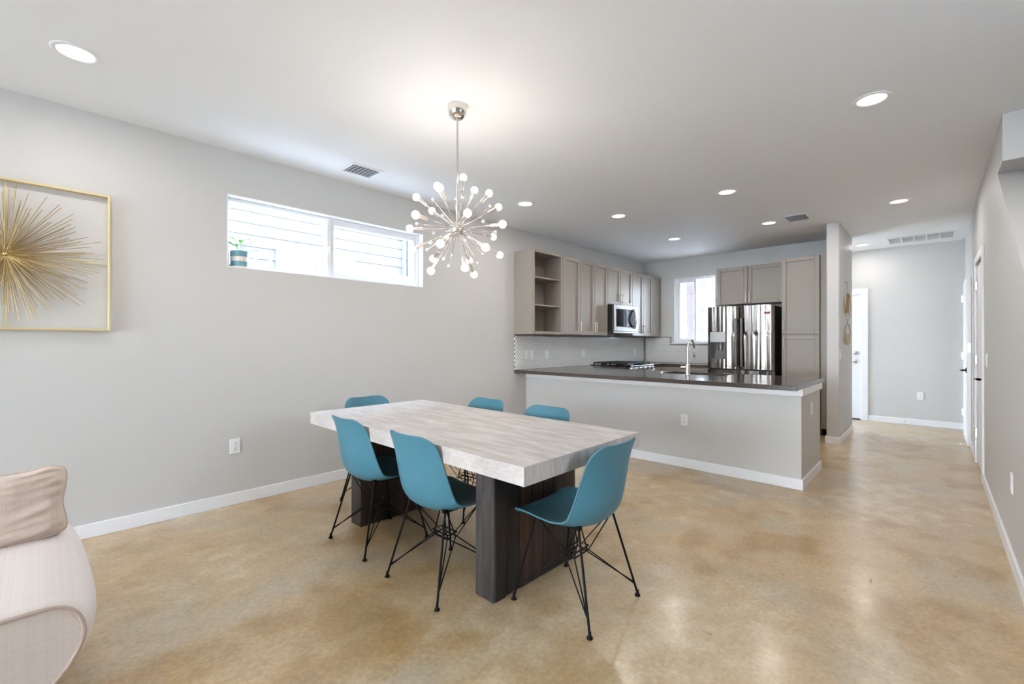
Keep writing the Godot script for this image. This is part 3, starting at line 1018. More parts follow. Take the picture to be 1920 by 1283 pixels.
# ------------------------------------------------------------------ appliances
func build_appliances() -> void:
	# refrigerator: local origin at the middle of its front foot
	var f := thing("refrigerator", "stainless french-door refrigerator with ice dispenser", "refrigerator", Vector3(-2.085, 0, -7.06))
	var hw := 0.455
	part(f, "body", MB.new().box(Vector3(-hw + 0.004, 0.02, -0.74), Vector3(hw - 0.004, 1.785, -0.075), 0.006), M.black)
	var bow := func(x0: float, x1: float, y0: float, y1: float) -> MB:
		var b := MB.new()
		var rows := []
		for j in 5:
			var y := lerpf(y0, y1, j / 4.0)
			var row := []
			for k in 25:
				var q := k / 24.0
				var e := minf(q, 1.0 - q) * (x1 - x0)
				var rd := 0.018
				var z := 0.0 if e > rd else -(rd - sqrt(maxf(0.0, rd * rd - (rd - e) * (rd - e))))
				z += -0.012 * pow(2.0 * q - 1.0, 2.0)
				row.append(Vector3(lerpf(x0, x1, q), y, z))
			rows.append(row)
		b.grid(rows, false)
		b.box(Vector3(x0 + 0.002, y0, -0.07), Vector3(x1 - 0.002, y1, -0.031), 0.003)
		for y in [y0, y1]:
			var lid := []
			for q in rows[0]: lid.append(Vector3(q.x, y, q.z))
			lid.append(Vector3(x1, y, -0.04)); lid.append(Vector3(x0, y, -0.04))
			b.face(lid, Vector3(0, 1 if y == y1 else -1, 0))
		b.face([Vector3(x0, y0, -0.03), Vector3(x0, y1, -0.03), Vector3(x0, y1, -0.05), Vector3(x0, y0, -0.05)], Vector3(-1, 0, 0))
		return b
	var ld := part(f, "door", bow.call(-hw, -0.012, 0.87, 1.80), M.steel_wavy)
	var rd := part(f, "door", bow.call(0.012, hw, 0.87, 1.80), M.steel_wavy)
	var dr := part(f, "freezer_drawer", bow.call(-hw, hw, 0.08, 0.85), M.steel_wavy)
	for s in [[ld, -0.036], [rd, 0.036]]:
		var b := MB.new()
		b.box(Vector3(s[1] - 0.019, 0.90, 0.012), Vector3(s[1] + 0.019, 1.62, 0.034), 0.008)
		for y in [0.93, 1.56]: b.box(Vector3(s[1] - 0.012, y, -0.01), Vector3(s[1] + 0.012, y + 0.03, 0.02))
		part(s[0], "handle", b, M.dark_steel)
	var db := MB.new()
	db.tube([Vector3(-0.36, 0.78, 0.035), Vector3(0.36, 0.78, 0.035)], 0.012, 10)
	for x in [-0.33, 0.33]: db.tube([Vector3(x, 0.78, -0.01), Vector3(x, 0.78, 0.035)], 0.008, 8)
	part(dr, "handle", db, M.dark_steel)
	# dispenser in the left door
	var ds := part(f, "dispenser", MB.new().box(Vector3(-0.415, 1.01, -0.012), Vector3(-0.185, 1.42, 0.006), 0.004), M.dark_steel)
	part(ds, "control_panel", MB.new().box(Vector3(-0.412, 1.265, 0.004), Vector3(-0.188, 1.417, 0.010), 0.002), M.steel)
	part(ds, "recess", MB.new().box(Vector3(-0.405, 1.02, 0.004), Vector3(-0.195, 1.262, 0.0085)), M.black)
	var ch := MB.new()
	ch.prism(PackedVector2Array([Vector2(-0.345, 1.022), Vector2(-0.195, 1.022), Vector2(-0.195, 1.262), Vector2(-0.305, 1.262)]), 0.008, 0.012)
	part(ds, "chute", ch, M.dark_steel)
	part(ds, "nozzle", MB.new().lathe([Vector2(0.030, 1.14), Vector2(0.034, 1.18), Vector2(0.034, 1.235), Vector2(0.045, 1.262)], 18, Transform3D(Basis(), Vector3(-0.25, 0, 0.02))), M.steel)
	# energy sticker
	var sk := part(f, "sticker", MB.new().box(Vector3(0.33, 1.665, -0.008), Vector3(0.405, 1.71, -0.001)), M.sticker_red)
	part(sk, "print", MB.new().box(Vector3(0.335, 1.695, -0.002), Vector3(0.40, 1.715, 0.0)), M.sticker_white)
	# microwave (local like the wall cabinets)
	var m := thing("microwave", "stainless over-range microwave under the wall cabinets", "microwave", Vector3(-3.56, 1.405, -5.985))
	m.basis = FACE_LEFT
	part(m, "body", MB.new().box(Vector3(0, 0, XL + 3.56), Vector3(0.75, 0.44, 0), 0.004), M.black)
	var mb := MB.new()
	sash(mb, Vector2(0.0, 0.03), Vector2(0.75, 0.44), 0.0, 0.03, 0.07)
	mb.box(Vector3(0.0, 0.0, 0.0), Vector3(0.75, 0.03, 0.02), 0.003)
	var md := part(m, "door_frame", mb, M.oven_steel)
	part(m, "window", MB.new().box(Vector3(0.07, 0.10, 0.002), Vector3(0.54, 0.37, 0.022), 0.003), M.black_glass)
	part(m, "control_panel", MB.new().box(Vector3(0.545, 0.10, 0.002), Vector3(0.68, 0.37, 0.023), 0.003), M.black_glass)
	var arc := []
	for k in 13:
		var a := lerpf(-1.0, 1.0, k / 12.0)
		arc.append(Vector3(0.585 + 0.035 * a * a, 0.235 + 0.15 * a, 0.03 + 0.055 * (1.0 - a * a)))
	part(md, "handle", MB.new().tube(arc, 0.019, 12), M.bright_steel)
	# range
	var r := thing("range", "black gas range with cast iron grates and steel knobs", "range", Vector3(-3.29, 0, -5.982))
	r.basis = FACE_LEFT
	var w := 0.756
	var rz := XL + 0.012 + 3.29
	part(r, "body", MB.new().box(Vector3(0, 0.03, rz), Vector3(w, 0.895, 0), 0.004), M.black)
	part(r, "oven_door", MB.new().box(Vector3(0.01, 0.22, 0), Vector3(w - 0.01, 0.76, 0.035), 0.006), M.steel)
	part(r, "oven_window", MB.new().box(Vector3(0.12, 0.35, 0.03), Vector3(w - 0.12, 0.66, 0.038), 0.002), M.black_glass)
	part(r, "oven_handle", MB.new().tube([Vector3(0.05, 0.72, 0.07), Vector3(w - 0.05, 0.72, 0.07)], 0.012, 10), M.steel)
	part(r, "drawer", MB.new().box(Vector3(0.01, 0.04, 0), Vector3(w - 0.01, 0.21, 0.03), 0.006), M.steel)
	part(r, "cooktop", MB.new().box(Vector3(0, 0.895, rz), Vector3(w, 0.912, 0.04), 0.004), M.black_glass)
	var fp := MB.new()
	fp.xf = Transform3D(Basis(Vector3(1, 0, 0), -0.45), Vector3(0, 0.86, 0.03))
	fp.box(Vector3(0, -0.06, -0.03), Vector3(w, 0.045, 0.012), 0.004)
	part(r, "knob_panel", fp, M.steel)
	for k in 5:
		var kb := MB.new()
		kb.lathe([Vector2(0.026, 0), Vector2(0.024, 0.012), Vector2(0.018, 0.014), Vector2(0.017, 0.034), Vector2(0.001, 0.036)], 18, Transform3D(Basis(Vector3(1, 0, 0), PI / 2 - 0.45), Vector3(0.09 + 0.144 * k, 0.86, 0.045)))
		part(r, "knob", kb, M.steel)
	for g in 3:
		var gb := MB.new()
		var x0 := 0.02 + g * 0.24
		var x1 := x0 + 0.235
		for z in [rz + 0.05, rz + 0.19, rz + 0.33, rz + 0.47, -0.03]: gb.box(Vector3(x0, 0.934, z - 0.007), Vector3(x1, 0.952, z + 0.007), 0.003)
		for x in [x0, (x0 + x1) / 2 - 0.007, x1 - 0.014]: gb.box(Vector3(x, 0.934, rz + 0.045), Vector3(x + 0.014, 0.952, -0.025), 0.003)
		for x in [x0, x1 - 0.014]:
			for z in [rz + 0.05, -0.03]: gb.box(Vector3(x, 0.910, z - 0.006), Vector3(x + 0.014, 0.936, z + 0.006))
		part(r, "grate", gb, M.iron)
	for p in [[0.14, rz + 0.17], [0.14, -0.15], [0.378, rz + 0.3], [0.616, rz + 0.17], [0.616, -0.15]]:
		part(r, "burner", MB.new().lathe([Vector2(0.05, 0.910), Vector2(0.048, 0.922), Vector2(0.032, 0.924), Vector2(0.03, 0.931), Vector2(0.001, 0.932)], 18, Transform3D(Basis(), Vector3(p[0], 0, p[1]))), M.iron)

# ------------------------------------------------------------------ dining table
func build_table() -> void:
	var t := thing("dining_table", "thick-topped pale stone-look dining table on dark plank pedestals", "table", Vector3(-2.215, 0, -1.805))
	var hx := 1.026
	var hz := 0.478
	var y1 := 0.762
	var y0 := 0.684
	var b := MB.new()
	b.box(Vector3(-hx + 0.002, y0 + 0.002, -hz + 0.002), Vector3(hx - 0.002, y1 - 0.002, hz - 0.002))
	part(t, "core", b, M.table_side)
	b = MB.new()
	b.box(Vector3(-hx, y1 - 0.003, -hz), Vector3(hx, y1, hz), 0.001)
	part(t, "top_panel", b, M.table_top, "pale streaky stone-look top")
	for s in [-1.0, 1.0]:
		part(t, "side_panel", MB.new().box(Vector3(-hx + 0.001, y0, s * hz), Vector3(hx - 0.001, y1 - 0.003, s * (hz - 0.003))), M.table_side)
		part(t, "end_panel", MB.new().box(Vector3(s * hx, y0, -hz + 0.001), Vector3(s * (hx - 0.003), y1 - 0.003, hz - 0.001)), M.table_end)
	part(t, "bottom_panel", MB.new().box(Vector3(-hx + 0.001, y0 - 0.002, -hz + 0.001), Vector3(hx - 0.001, y0, hz - 0.001)), M.table_side)
	var rg := RandomNumberGenerator.new()
	rg.seed = 21
	for px in [-0.687, 0.61]:
		var ped := part(t, "pedestal", MB.new().box(Vector3(px - 0.052, 0.006, -0.335), Vector3(px + 0.052, y0 - 0.002, 0.275)), M.planks[1])
		for s in [-1.0, 1.0]:
			var z := -0.352
			for k in 7:
				var w := 0.645 / 7.0 + rg.randf_range(-0.012, 0.012)
				if k == 6: w = 0.293 - z
				var pr := rg.randf_range(0.0, 0.003)
				part(ped, "plank", MB.new().box(Vector3(px + s * 0.050, 0.0 if k != 5 else 0.004, z + 0.0008), Vector3(px + s * (0.064 + pr), y0 - 0.002, z + w - 0.0008), 0.0025), M.planks[rg.randi() % 5])
				z += w
			part(ped, "end_plank", MB.new().box(Vector3(px - 0.066, 0.0, 0.276 if s > 0 else -0.336), Vector3(px + 0.066, y0 - 0.002, 0.306 if s > 0 else -0.366), 0.004), M.plank_end, "greyer end board")

# ------------------------------------------------------------------ chairs
func build_chair(label: String) -> Node3D:
	var c := thing("dining_chair", label, "chair", Vector3.ZERO, 0.0, "teal shell chairs around the table")
	# centre line of the shell: z (front is -z), y, half width, side curl
	var prof := [[-0.238, 0.408, 0.200, 0.006], [-0.230, 0.428, 0.206, 0.008], [-0.200, 0.437, 0.215, 0.014], [-0.130, 0.430, 0.226, 0.026], [-0.050, 0.414, 0.232, 0.038], [0.030, 0.403, 0.234, 0.048], [0.100, 0.405, 0.233, 0.060], [0.155, 0.428, 0.229, 0.072], [0.190, 0.475, 0.223, 0.078], [0.208, 0.540, 0.217, 0.074], [0.218, 0.610, 0.211, 0.064], [0.226, 0.680, 0.203, 0.052], [0.238, 0.745, 0.194, 0.040], [0.256, 0.802, 0.184, 0.030]]
	var curve := []
	for k in prof.size() - 1:
		var p0 = prof[maxi(k - 1, 0)]
		var p1 = prof[k]
		var p2 = prof[k + 1]
		var p3 = prof[mini(k + 2, prof.size() - 1)]
		for s in 6:
			var q := []
			for a in 4: q.append(cubic_interpolate(p1[a], p2[a], p0[a], p3[a], s / 6.0))
			curve.append(q)
	curve.append(prof[-1])
	var along := [0.0]
	for k in range(1, curve.size()): along.append(along[k - 1] + Vector2(curve[k][0] - curve[k - 1][0], curve[k][1] - curve[k - 1][1]).length())
	var total: float = along[-1]
	# resample with rows packed at both ends, where the corners are round
	var stops := []
	for k in 9: stops.append(0.07 * (1.0 - cos(PI / 2 * k / 8.0)))
	for k in range(1, 30): stops.append(lerpf(0.07, total - 0.075, k / 30.0))
	for k in 9: stops.append(total - 0.075 * (1.0 - sin(PI / 2 * k / 8.0)))
	var inner := []
	var outer := []
	for s in stops:
		var k := 0
		while k < curve.size() - 2 and along[k + 1] < s: k += 1
		var q := clampf((s - along[k]) / maxf(along[k + 1] - along[k], 1e-6), 0.0, 1.0)
		var a = curve[k]
		var b = curve[k + 1]
		var tg := Vector2(b[0] - a[0], b[1] - a[1]).normalized()
		var inn := Vector2(-tg.y, tg.x)       # to the sitter: up on the seat, forwards on the back
		var z := lerpf(a[0], b[0], q)
		var y := lerpf(a[1], b[1], q)
		var wf := lerpf(a[2], b[2], q)
		var cu := lerpf(a[3], b[3], q)
		var w := wf
		if s < 0.07: w = wf - 0.07 + sqrt(maxf(0.0, 0.07 * 0.07 - (0.07 - s) * (0.07 - s)))
		elif s > total - 0.075: w = wf - 0.075 + sqrt(maxf(0.0, 0.075 * 0.075 - pow(0.075 - (total - s), 2.0)))
		var ri := []
		for j in 29:
			var x := w * sin(PI / 2 * (j / 14.0 - 1.0))
			var lift := cu * pow(absf(x) / wf, 2.3)
			var p := Vector2(z, y) + inn * lift
			ri.append(Vector3(x, p.y, p.x))
		inner.append(ri)
	# outer face: pushed out along the surface
	for j in inner.size():
		var ro := []
		for k in 29:
			var du: Vector3 = inner[j][mini(k + 1, 28)] - inner[j][maxi(k - 1, 0)]
			var dv: Vector3 = inner[mini(j + 1, inner.size() - 1)][k] - inner[maxi(j - 1, 0)][k]
			ro.append(inner[j][k] + du.cross(dv).normalized() * 0.006)
		outer.append(ro)
	var m := MB.new()
	m.grid(inner, true)
	m.grid(outer, false)
	var edge := []
	var last := inner.size() - 1
	for k in 29: edge.append((inner[0][k] + outer[0][k]) / 2)
	for j in range(1, last): edge.append((inner[j][28] + outer[j][28]) / 2)
	for k in 29: edge.append((inner[last][28 - k] + outer[last][28 - k]) / 2)
	for j in range(1, last): edge.append((inner[last - j][0] + outer[last - j][0]) / 2)
	m.tube(edge, 0.0046, 8, true)
	part(c, "shell", m, M.shell)
	# wire base
	var ring := []
	for s in [[-1, -1], [1, -1], [1, 1], [-1, 1]]: ring.append(Vector3(s[0] * 0.062, 0.225, s[1] * 0.032))
	for s in [[-1, -1], [1, -1], [1, 1], [-1, 1]]:
		var foot := Vector3(s[0] * 0.219, 0.012, s[1] * 0.217)
		var top := Vector3(s[0] * 0.150, 0.414, s[1] * 0.125 - 0.01)
		var l := part(c, "leg", MB.new().tube([foot, foot.lerp(top, 0.5), top], 0.0058, 8), M.wire)
		part(l, "foot_glide", MB.new().lathe([Vector2(0.0135, 0), Vector2(0.0140, 0.004), Vector2(0.0105, 0.009), Vector2(0.0065, 0.016), Vector2(0.0062, 0.03), Vector2(0.0005, 0.031)], 14, Transform3D(Basis(), Vector3(foot.x, 0, foot.z))), M.wire)
		var low := foot.lerp(top, 0.115)
		var own := Vector3(s[0] * 0.062, 0.225, s[1] * 0.032)
		var nb := Vector3(s[0] * 0.062, 0.225, -s[1] * 0.032)
		var b := MB.new()
		b.tube([low, own, top + Vector3(-s[0] * 0.008, -0.004, 0)], 0.0036, 6)
		b.tube([low + Vector3(0, 0.006, 0), nb.lerp(own, 0.12), top + Vector3(0, -0.006, -s[1] * 0.012)], 0.0036, 6)
		part(c, "brace", b, M.wire)
	var r := MB.new()
	r.tube(ring, 0.0042, 8, true)
	var up := []
	for p in ring: up.append(p + Vector3(0, 0.022, 0))
	r.tube(up, 0.0042, 8, true)
	part(c, "centre_ring", r, M.wire)
	var mt := MB.new()
	mt.tube([Vector3(-0.150, 0.413, -0.135), Vector3(0.150, 0.413, -0.135)], 0.005, 8)
	for s in [-1.0, 1.0]:
		mt.tube([Vector3(s * 0.150, 0.413, -0.135), Vector3(s * 0.150, 0.413, 0.115)], 0.005, 8)
		for z in [-0.135, 0.115]: mt.box(Vector3(s * 0.150 - 0.013, 0.410, z - 0.013), Vector3(s * 0.150 + 0.013, 0.434, z + 0.013), 0.004)
	part(c, "mount", mt, M.wire)
	return c

func build_chairs() -> void:
	var c := build_chair("teal shell chair at the table's near side, closer to the sofa end")
	c.position = Vector3(-2.607, 0, -1.505)
	copy(c, "teal shell chair at the table's near side, beside the front pedestal", Vector3(-1.918, 0, -1.500), 0.0)
	copy(c, "teal shell chair at the table end nearest the stair wall", Vector3(-1.287, 0, -1.822), PI / 2 + 0.02)
	copy(c, "teal shell chair at the table end by the window wall", Vector3(-3.215, 0, -1.868), -PI / 2)
	copy(c, "teal shell chair across the table, further from the peninsula end", Vector3(-2.605, 0, -2.245), PI)
	copy(c, "teal shell chair across the table, in front of the peninsula", Vector3(-1.975, 0, -2.235), PI)

# ------------------------------------------------------------------ chandelier
func build_chandelier() -> void:
	var hub := Vector3(-2.185, 1.975, -1.808)
	var c := thing("chandelier", "chrome sputnik chandelier with clear glass balls over the table", "chandelier", hub)
	var up := CE - hub.y
	part(c, "canopy", MB.new().lathe([Vector2(0.004, up - 0.082), Vector2(0.022, up - 0.081), Vector2(0.042, up - 0.072), Vector2(0.055, up - 0.052), Vector2(0.061, up - 0.025), Vector2(0.062, up)], 28), M.chrome)
	part(c, "stem", MB.new().tube([Vector3(0, 0.03, 0), Vector3(0, up - 0.07, 0)], 0.0065, 12), M.nickel)
	part(c, "hub", MB.new().ball(Vector3.ZERO, 0.046, 24), M.chrome)
	var bulbs := [[-0.189, 0.201, 0.178], [0.017, 0.019, 0.324], [-0.218, 0.003, 0.206], [-0.134, 0.291, 0.055], [0.137, 0.166, 0.244], [0.033, 0.323, -0.02], [-0.011, 0.286, -0.154], [0.095, 0.249, -0.186], [0.283, 0.011, 0.16], [0.114, 0.17, -0.252], [0.312, -0.009, -0.09], [-0.01, 0.008, -0.325], [0.282, -0.16, 0.022], [0.103, -0.139, -0.275], [-0.103, -0.153, 0.268], [-0.289, -0.147, -0.025], [-0.057, -0.276, 0.161], [0.147, -0.154, 0.246], [-0.286, 0.024, -0.153], [0.161, -0.272, 0.076], [-0.05, -0.261, -0.186], [-0.162, -0.147, -0.241], [-0.275, 0.173, -0.008]]
	var core := MB.new().ball(Vector3.ZERO, 0.013, 14).done()
	var globe := MB.new().ball(Vector3.ZERO, 0.0250, 20).done()
	for p in bulbs:
		var d := Vector3(p[0], p[1], p[2])
		var u := d.normalized()
		var a := part(c, "arm", MB.new().tube([u * 0.04, d - u * 0.075], 0.0034, 8), M.chrome)
		part(a, "socket", MB.new().tube([d - u * 0.085, d - u * 0.083, d - u * 0.022, d - u * 0.020], [0.006, 0.0105, 0.0105, 0.008], 14), M.nickel)
		var b := part(c, "bulb", core, M.bulb)
		b.position = d
		part(b, "globe", globe, M.globe)
		var l := OmniLight3D.new()
		l.name = "bulb_light"
		l.light_color = Color(1.0, 0.972, 0.935)
		l.light_energy = BULB_ENERGY
		l.light_size = 0.015
		l.omni_range = 12.0
		l.omni_attenuation = 2.0
		l.shadow_enabled = true
		b.add_child(l)
	for p in [[-0.126, 0.193, 0.097], [-0.095, 0.223, -0.061], [0.183, 0.133, 0.106], [0.089, 0.223, -0.071], [0.149, 0.142, -0.142], [-0.079, 0.155, -0.18], [0.128, 0.016, 0.214], [-0.117, 0.013, 0.221], [0.25, 0.002, 0.009], [0.122, 0.001, -0.218], [-0.249, 0.017, -0.005], [0.01, -0.123, 0.217], [-0.209, -0.112, 0.08], [0.031, -0.21, 0.131], [-0.19, -0.119, -0.111], [0.003, -0.24, 0.07], [0.195, -0.119, 0.101], [-0.001, -0.121, -0.219], [0.026, -0.197, -0.151], [-0.139, 0.006, -0.208]]:
		var d := Vector3(p[0], p[1], p[2])
		var a := part(c, "crystal_rod", MB.new().tube([d.normalized() * 0.04, d - d.normalized() * 0.008], 0.002, 6), M.chrome)
		part(a, "crystal", MB.new().ball(d, 0.0115, 12), M.crystal)

# ------------------------------------------------------------------ sofa and pillow
func build_sofa() -> void:
	var s := thing("sofa", "cream linen sofa with a rounded end, cut off at the left", "sofa", Vector3(-2.5, 0, 0.8))
	# outline of the end in z, y (relative to z = 0.8), clockwise from the far top
	var line := [Vector2(1.5, 0.43), Vector2(1.2, 0.43), Vector2(0.9, 0.43), Vector2(0.6, 0.43), Vector2(0.35, 0.43), Vector2(0.2, 0.431), Vector2(0.1, 0.432), Vector2(0.03, 0.432), Vector2(-0.025, 0.428), Vector2(-0.062, 0.412), Vector2(-0.086, 0.380), Vector2(-0.097, 0.340), Vector2(-0.094, 0.300), Vector2(-0.078, 0.258), Vector2(-0.055, 0.222), Vector2(-0.026, 0.188), Vector2(0.01, 0.15), Vector2(0.05, 0.10), Vector2(0.075, 0.07), Vector2(0.12, 0.055), Vector2(0.2, 0.05), Vector2(0.4, 0.05), Vector2(0.8, 0.05), Vector2(1.2, 0.05), Vector2(1.5, 0.05)]
	var fine := []
	for k in line.size() - 1:
		for q in 4: fine.append((line[k] as Vector2).cubic_interpolate(line[k + 1], line[maxi(k - 1, 0)], line[mini(k + 2, line.size() - 1)], q / 4.0))
	fine.append(line[-1])
	var rows := []
	var xs := [0.5, 0.497, 0.488, 0.47, 0.44, 0.40, 0.33, 0.22, 0.10, -0.05, -0.2, -0.35, -0.45, -0.50, -0.53, -0.545, -0.55]
	var sw := [-0.004, 0.004, 0.012, 0.020, 0.028, 0.035, 0.042, 0.047, 0.048, 0.046, 0.041, 0.034, 0.026, 0.016, 0.004, -0.01, -0.03]
	for k in xs.size():
		var row := []
		for j in fine.size():
			var a: Vector2 = fine[maxi(j - 1, 0)]
			var b: Vector2 = fine[mini(j + 1, fine.size() - 1)]
			var nn := Vector2(b.y - a.y, -(b.x - a.x)).normalized()     # to the outside
			var o: float = sw[k]
			var p: Vector2 = fine[j] + Vector2(nn.x * o, nn.y * (o if o < 0.012 else 0.012))
			row.append(Vector3(xs[k], maxf(p.y, 0.04), p.x - 0.8))
		rows.append(row)
	var m := MB.new()
	m.grid(rows, true)
	part(s, "body", m, M.linen)
	var cap := PackedVector2Array()
	for p in fine: cap.append(Vector2(p.x - 0.8, p.y))
	m = MB.new()
	m.prism(cap, -0.497, -0.47, Transform3D(Basis(Vector3(0, 0, 1), Vector3.UP, Vector3(-1, 0, 0)), Vector3.ZERO))
	part(s, "end_panel", m, M.linen, "flat front panel framed by piping")
	var pp := []
	for p in fine: pp.append(Vector3(0.5, p.y + 0.002, p.x - 0.8 - 0.002))
	part(s, "piping", MB.new().tube(pp, 0.0065, 8), M.piping)
	part(s, "backrest", MB.new().box(Vector3(-0.36, 0.40, -0.60), Vector3(-0.54, 0.66, 0.65), 0.06), M.linen)
	for x in [-0.42, 0.4]:
		for z in [-0.55, 0.6]: part(s, "foot", MB.new().lathe([Vector2(0.018, 0), Vector2(0.026, 0.06)], 12, Transform3D(Basis(), Vector3(x, 0, z))), M.dark)
	# pillow leaning on the low back: local x along the sofa, y up, z to the room
	var p := thing("throw_pillow", "beige linen pillow with piped edges on the sofa", "pillow", Vector3(-2.735, 0.435, 0.19), PI / 2)
	var hw := 0.27
	var hh := 0.143
	var wr := noise(19, 5.0, 3)
	var outline := []
	var front := []
	var back := []
	for j in 33:
		var b := sin(PI / 2 * (j / 16.0 - 1.0))
		var rf := []
		var rb := []
		for k in 49:
			var a := sin(PI / 2 * (k / 24.0 - 1.0))
			var pinch := 1.0 - 0.05 * exp(-pow((b + 0.05) * 2.6, 2.0)) * pow(absf(a), 6.0) * (1.0 if a > 0 else 0.4)
			var x := a * hw * pinch
			var y := hh + b * hh * (1.0 - 0.05 * (1.0 - a * a) * (1.0 if b > 0 else -0.2)) + 0.012 * smoothstep(0.5, 1.0, a) * maxf(b, 0.0)
			var th := pow(maxf(0.0, (1.0 - pow(a, 6.0)) * (1.0 - pow(b, 6.0))), 0.42)
			var crease := wr.get_noise_2d(a * 0.25, b * 1.1) * 0.034 * smoothstep(0.1, 0.95, absf(a)) * th
			x -= hw * 0.07 * signf(a) * pow(absf(a), 3.0) * pow(absf(b), 14.0)
			y -= hh * 0.10 * signf(b) * pow(absf(b), 3.0) * pow(absf(a), 14.0)
			rf.append(Vector3(x, y, 0.016 + 0.058 * th + crease))
			rb.append(Vector3(x, y, -0.016 - 0.05 * th))
		front.append(rf); back.append(rb)
	for k in 49: outline.append(front[0][k])
	for j in range(1, 32): outline.append(front[j][48])
	for k in 49: outline.append(front[32][48 - k])
	for j in range(1, 32): outline.append(front[32 - j][0])
	m = MB.new()
	m.grid(front, false)
	m.grid(back, true)
	var band := [[], []]
	for q in outline: band[0].append(q); band[1].append(Vector3(q.x, q.y, -0.016))
	m.grid(band, false, true)
	part(p, "cover", m, M.linen_pillow)
	for z in [0.016, -0.016]:
		var o2 := []
		for q in outline: o2.append(Vector3(q.x, q.y, z))
		part(p, "piping", MB.new().tube(o2, 0.0045, 6, true), M.piping)
	p.rotation = Vector3(0, PI / 2, 0)
	p.transform = Transform3D(Basis(Vector3.UP, PI / 2) * Basis(Vector3.RIGHT, -0.16), p.position)

# ------------------------------------------------------------------ wall art
func build_art() -> void:
	var a := thing("wall_art", "square gold-framed starburst of thin brass rods on the left wall", "wall art", Vector3(XL + 0.028, 1.777, 0.139))
	a.basis = FACE_LEFT      # local x towards the kitchen, z to the room
	var h := 0.456
	var v := 0.442
	for s in [-1.0, 1.0]:
		part(a, "frame_bar", MB.new().box(Vector3(s * h, -v, -0.02), Vector3(s * (h - 0.012), v, 0.016), 0.002), M.frame_gold)
		part(a, "frame_bar", MB.new().box(Vector3(-h + 0.012, s * v, -0.02), Vector3(h - 0.012, s * (v - 0.012), 0.016), 0.002), M.frame_gold)
	part(a, "cross_bar", MB.new().box(Vector3(-0.004, -v + 0.012, -0.018), Vector3(0.004, v - 0.012, -0.010)), M.frame_gold)
	part(a, "cross_bar", MB.new().box(Vector3(-h + 0.012, -0.010, -0.018), Vector3(h - 0.012, -0.002, -0.010)), M.frame_gold)
	part(a, "boss", MB.new().ball(Vector3(0, 0, 0.0), 0.013, 16), M.brass)
	var rg := RandomNumberGenerator.new()
	rg.seed = 1234
	for k in 170:
		var an := TAU * (k + rg.randf_range(-0.6, 0.6)) / 170.0
		var ln := rg.randf_range(0.27, 0.425) + 0.03 * maxf(0.0, absf(cos(an)) - 0.6)
		if k % 7 == 0: ln = rg.randf_range(0.12, 0.24)
		var tilt := rg.randf_range(-0.02, 0.14) if ln > 0.24 else rg.randf_range(0.1, 0.35)
		var d := Vector3(cos(an) * cos(tilt), sin(an) * cos(tilt), sin(tilt))
		var e := d * ln
		e.x = clampf(e.x, -h + 0.025, h - 0.025)
		e.y = clampf(e.y, -v + 0.025, v - 0.025)
		part(a, "rod", MB.new().tube([d * 0.008, e], 0.0019, 5), M.brass)

# ------------------------------------------------------------------ ceiling
func can_light(x: float, z: float, label: String) -> void:
	var o := thing("recessed_light", label, "ceiling light", Vector3(x, CE, z), 0.0, "recessed ceiling lights")
	part(o, "trim_ring", MB.new().lathe([Vector2(0.072, -0.001), Vector2(0.076, -0.006), Vector2(0.088, -0.007), Vector2(0.096, -0.003), Vector2(0.097, 0.0)], 32), M.trim)
	part(o, "lens", MB.new().lathe([Vector2(0.0005, -0.004), Vector2(0.04, -0.004), Vector2(0.074, -0.002)], 32), M.lens)
	var l := AreaLight3D.new()
	l.name = "can_lamp_light"
	l.area_size = Vector2(0.12, 0.12)
	l.light_color = Color(1.0, 0.985, 0.965)
	l.light_energy = CAN_ENERGY
	l.position = Vector3(0, -0.012, 0)
	l.rotation_degrees = Vector3(-90, 0, 0)
	l.area_range = 12.0
	l.area_attenuation = 2.0
	l.shadow_enabled = true
	o.add_child(l)

func vent(label: String, at: Vector3, w: float, d: float, bays: int, slats: int, behind: Material) -> void:
	var o := thing("ceiling_vent", label, "vent", at)
	var b := MB.new()
	var e := 0.025
	b.xf = Transform3D(Basis(Vector3(1, 0, 0), Vector3(0, 0, 1), Vector3(0, -1, 0)), Vector3.ZERO)
	sash(b, Vector2(-w / 2, -d / 2), Vector2(w / 2, d / 2), 0.0, 0.010, e)
	part(o, "frame", b, M.trim)
	part(o, "duct", MB.new().box(Vector3(-w / 2 + e, -0.002, -d / 2 + e), Vector3(w / 2 - e, 0.0, d / 2 - e)), behind)
	for k in range(1, bays):
		var x := -w / 2 + e + (w - 2 * e) * k / bays
		part(o, "divider", MB.new().box(Vector3(x - 0.008, -0.010, -d / 2 + e), Vector3(x + 0.008, -0.002, d / 2 - e)), M.trim)
	for k in slats:
		var z := -d / 2 + e + (d - 2 * e) * (k + 0.5) / slats
		var s := MB.new()
		s.xf = Transform3D(Basis(Vector3(1, 0, 0), 0.6), Vector3(0, -0.006, z))
		s.box(Vector3(-w / 2 + e, -0.001, -0.009), Vector3(w / 2 - e, 0.001, 0.009))
		part(o, "slat", s, M.trim)

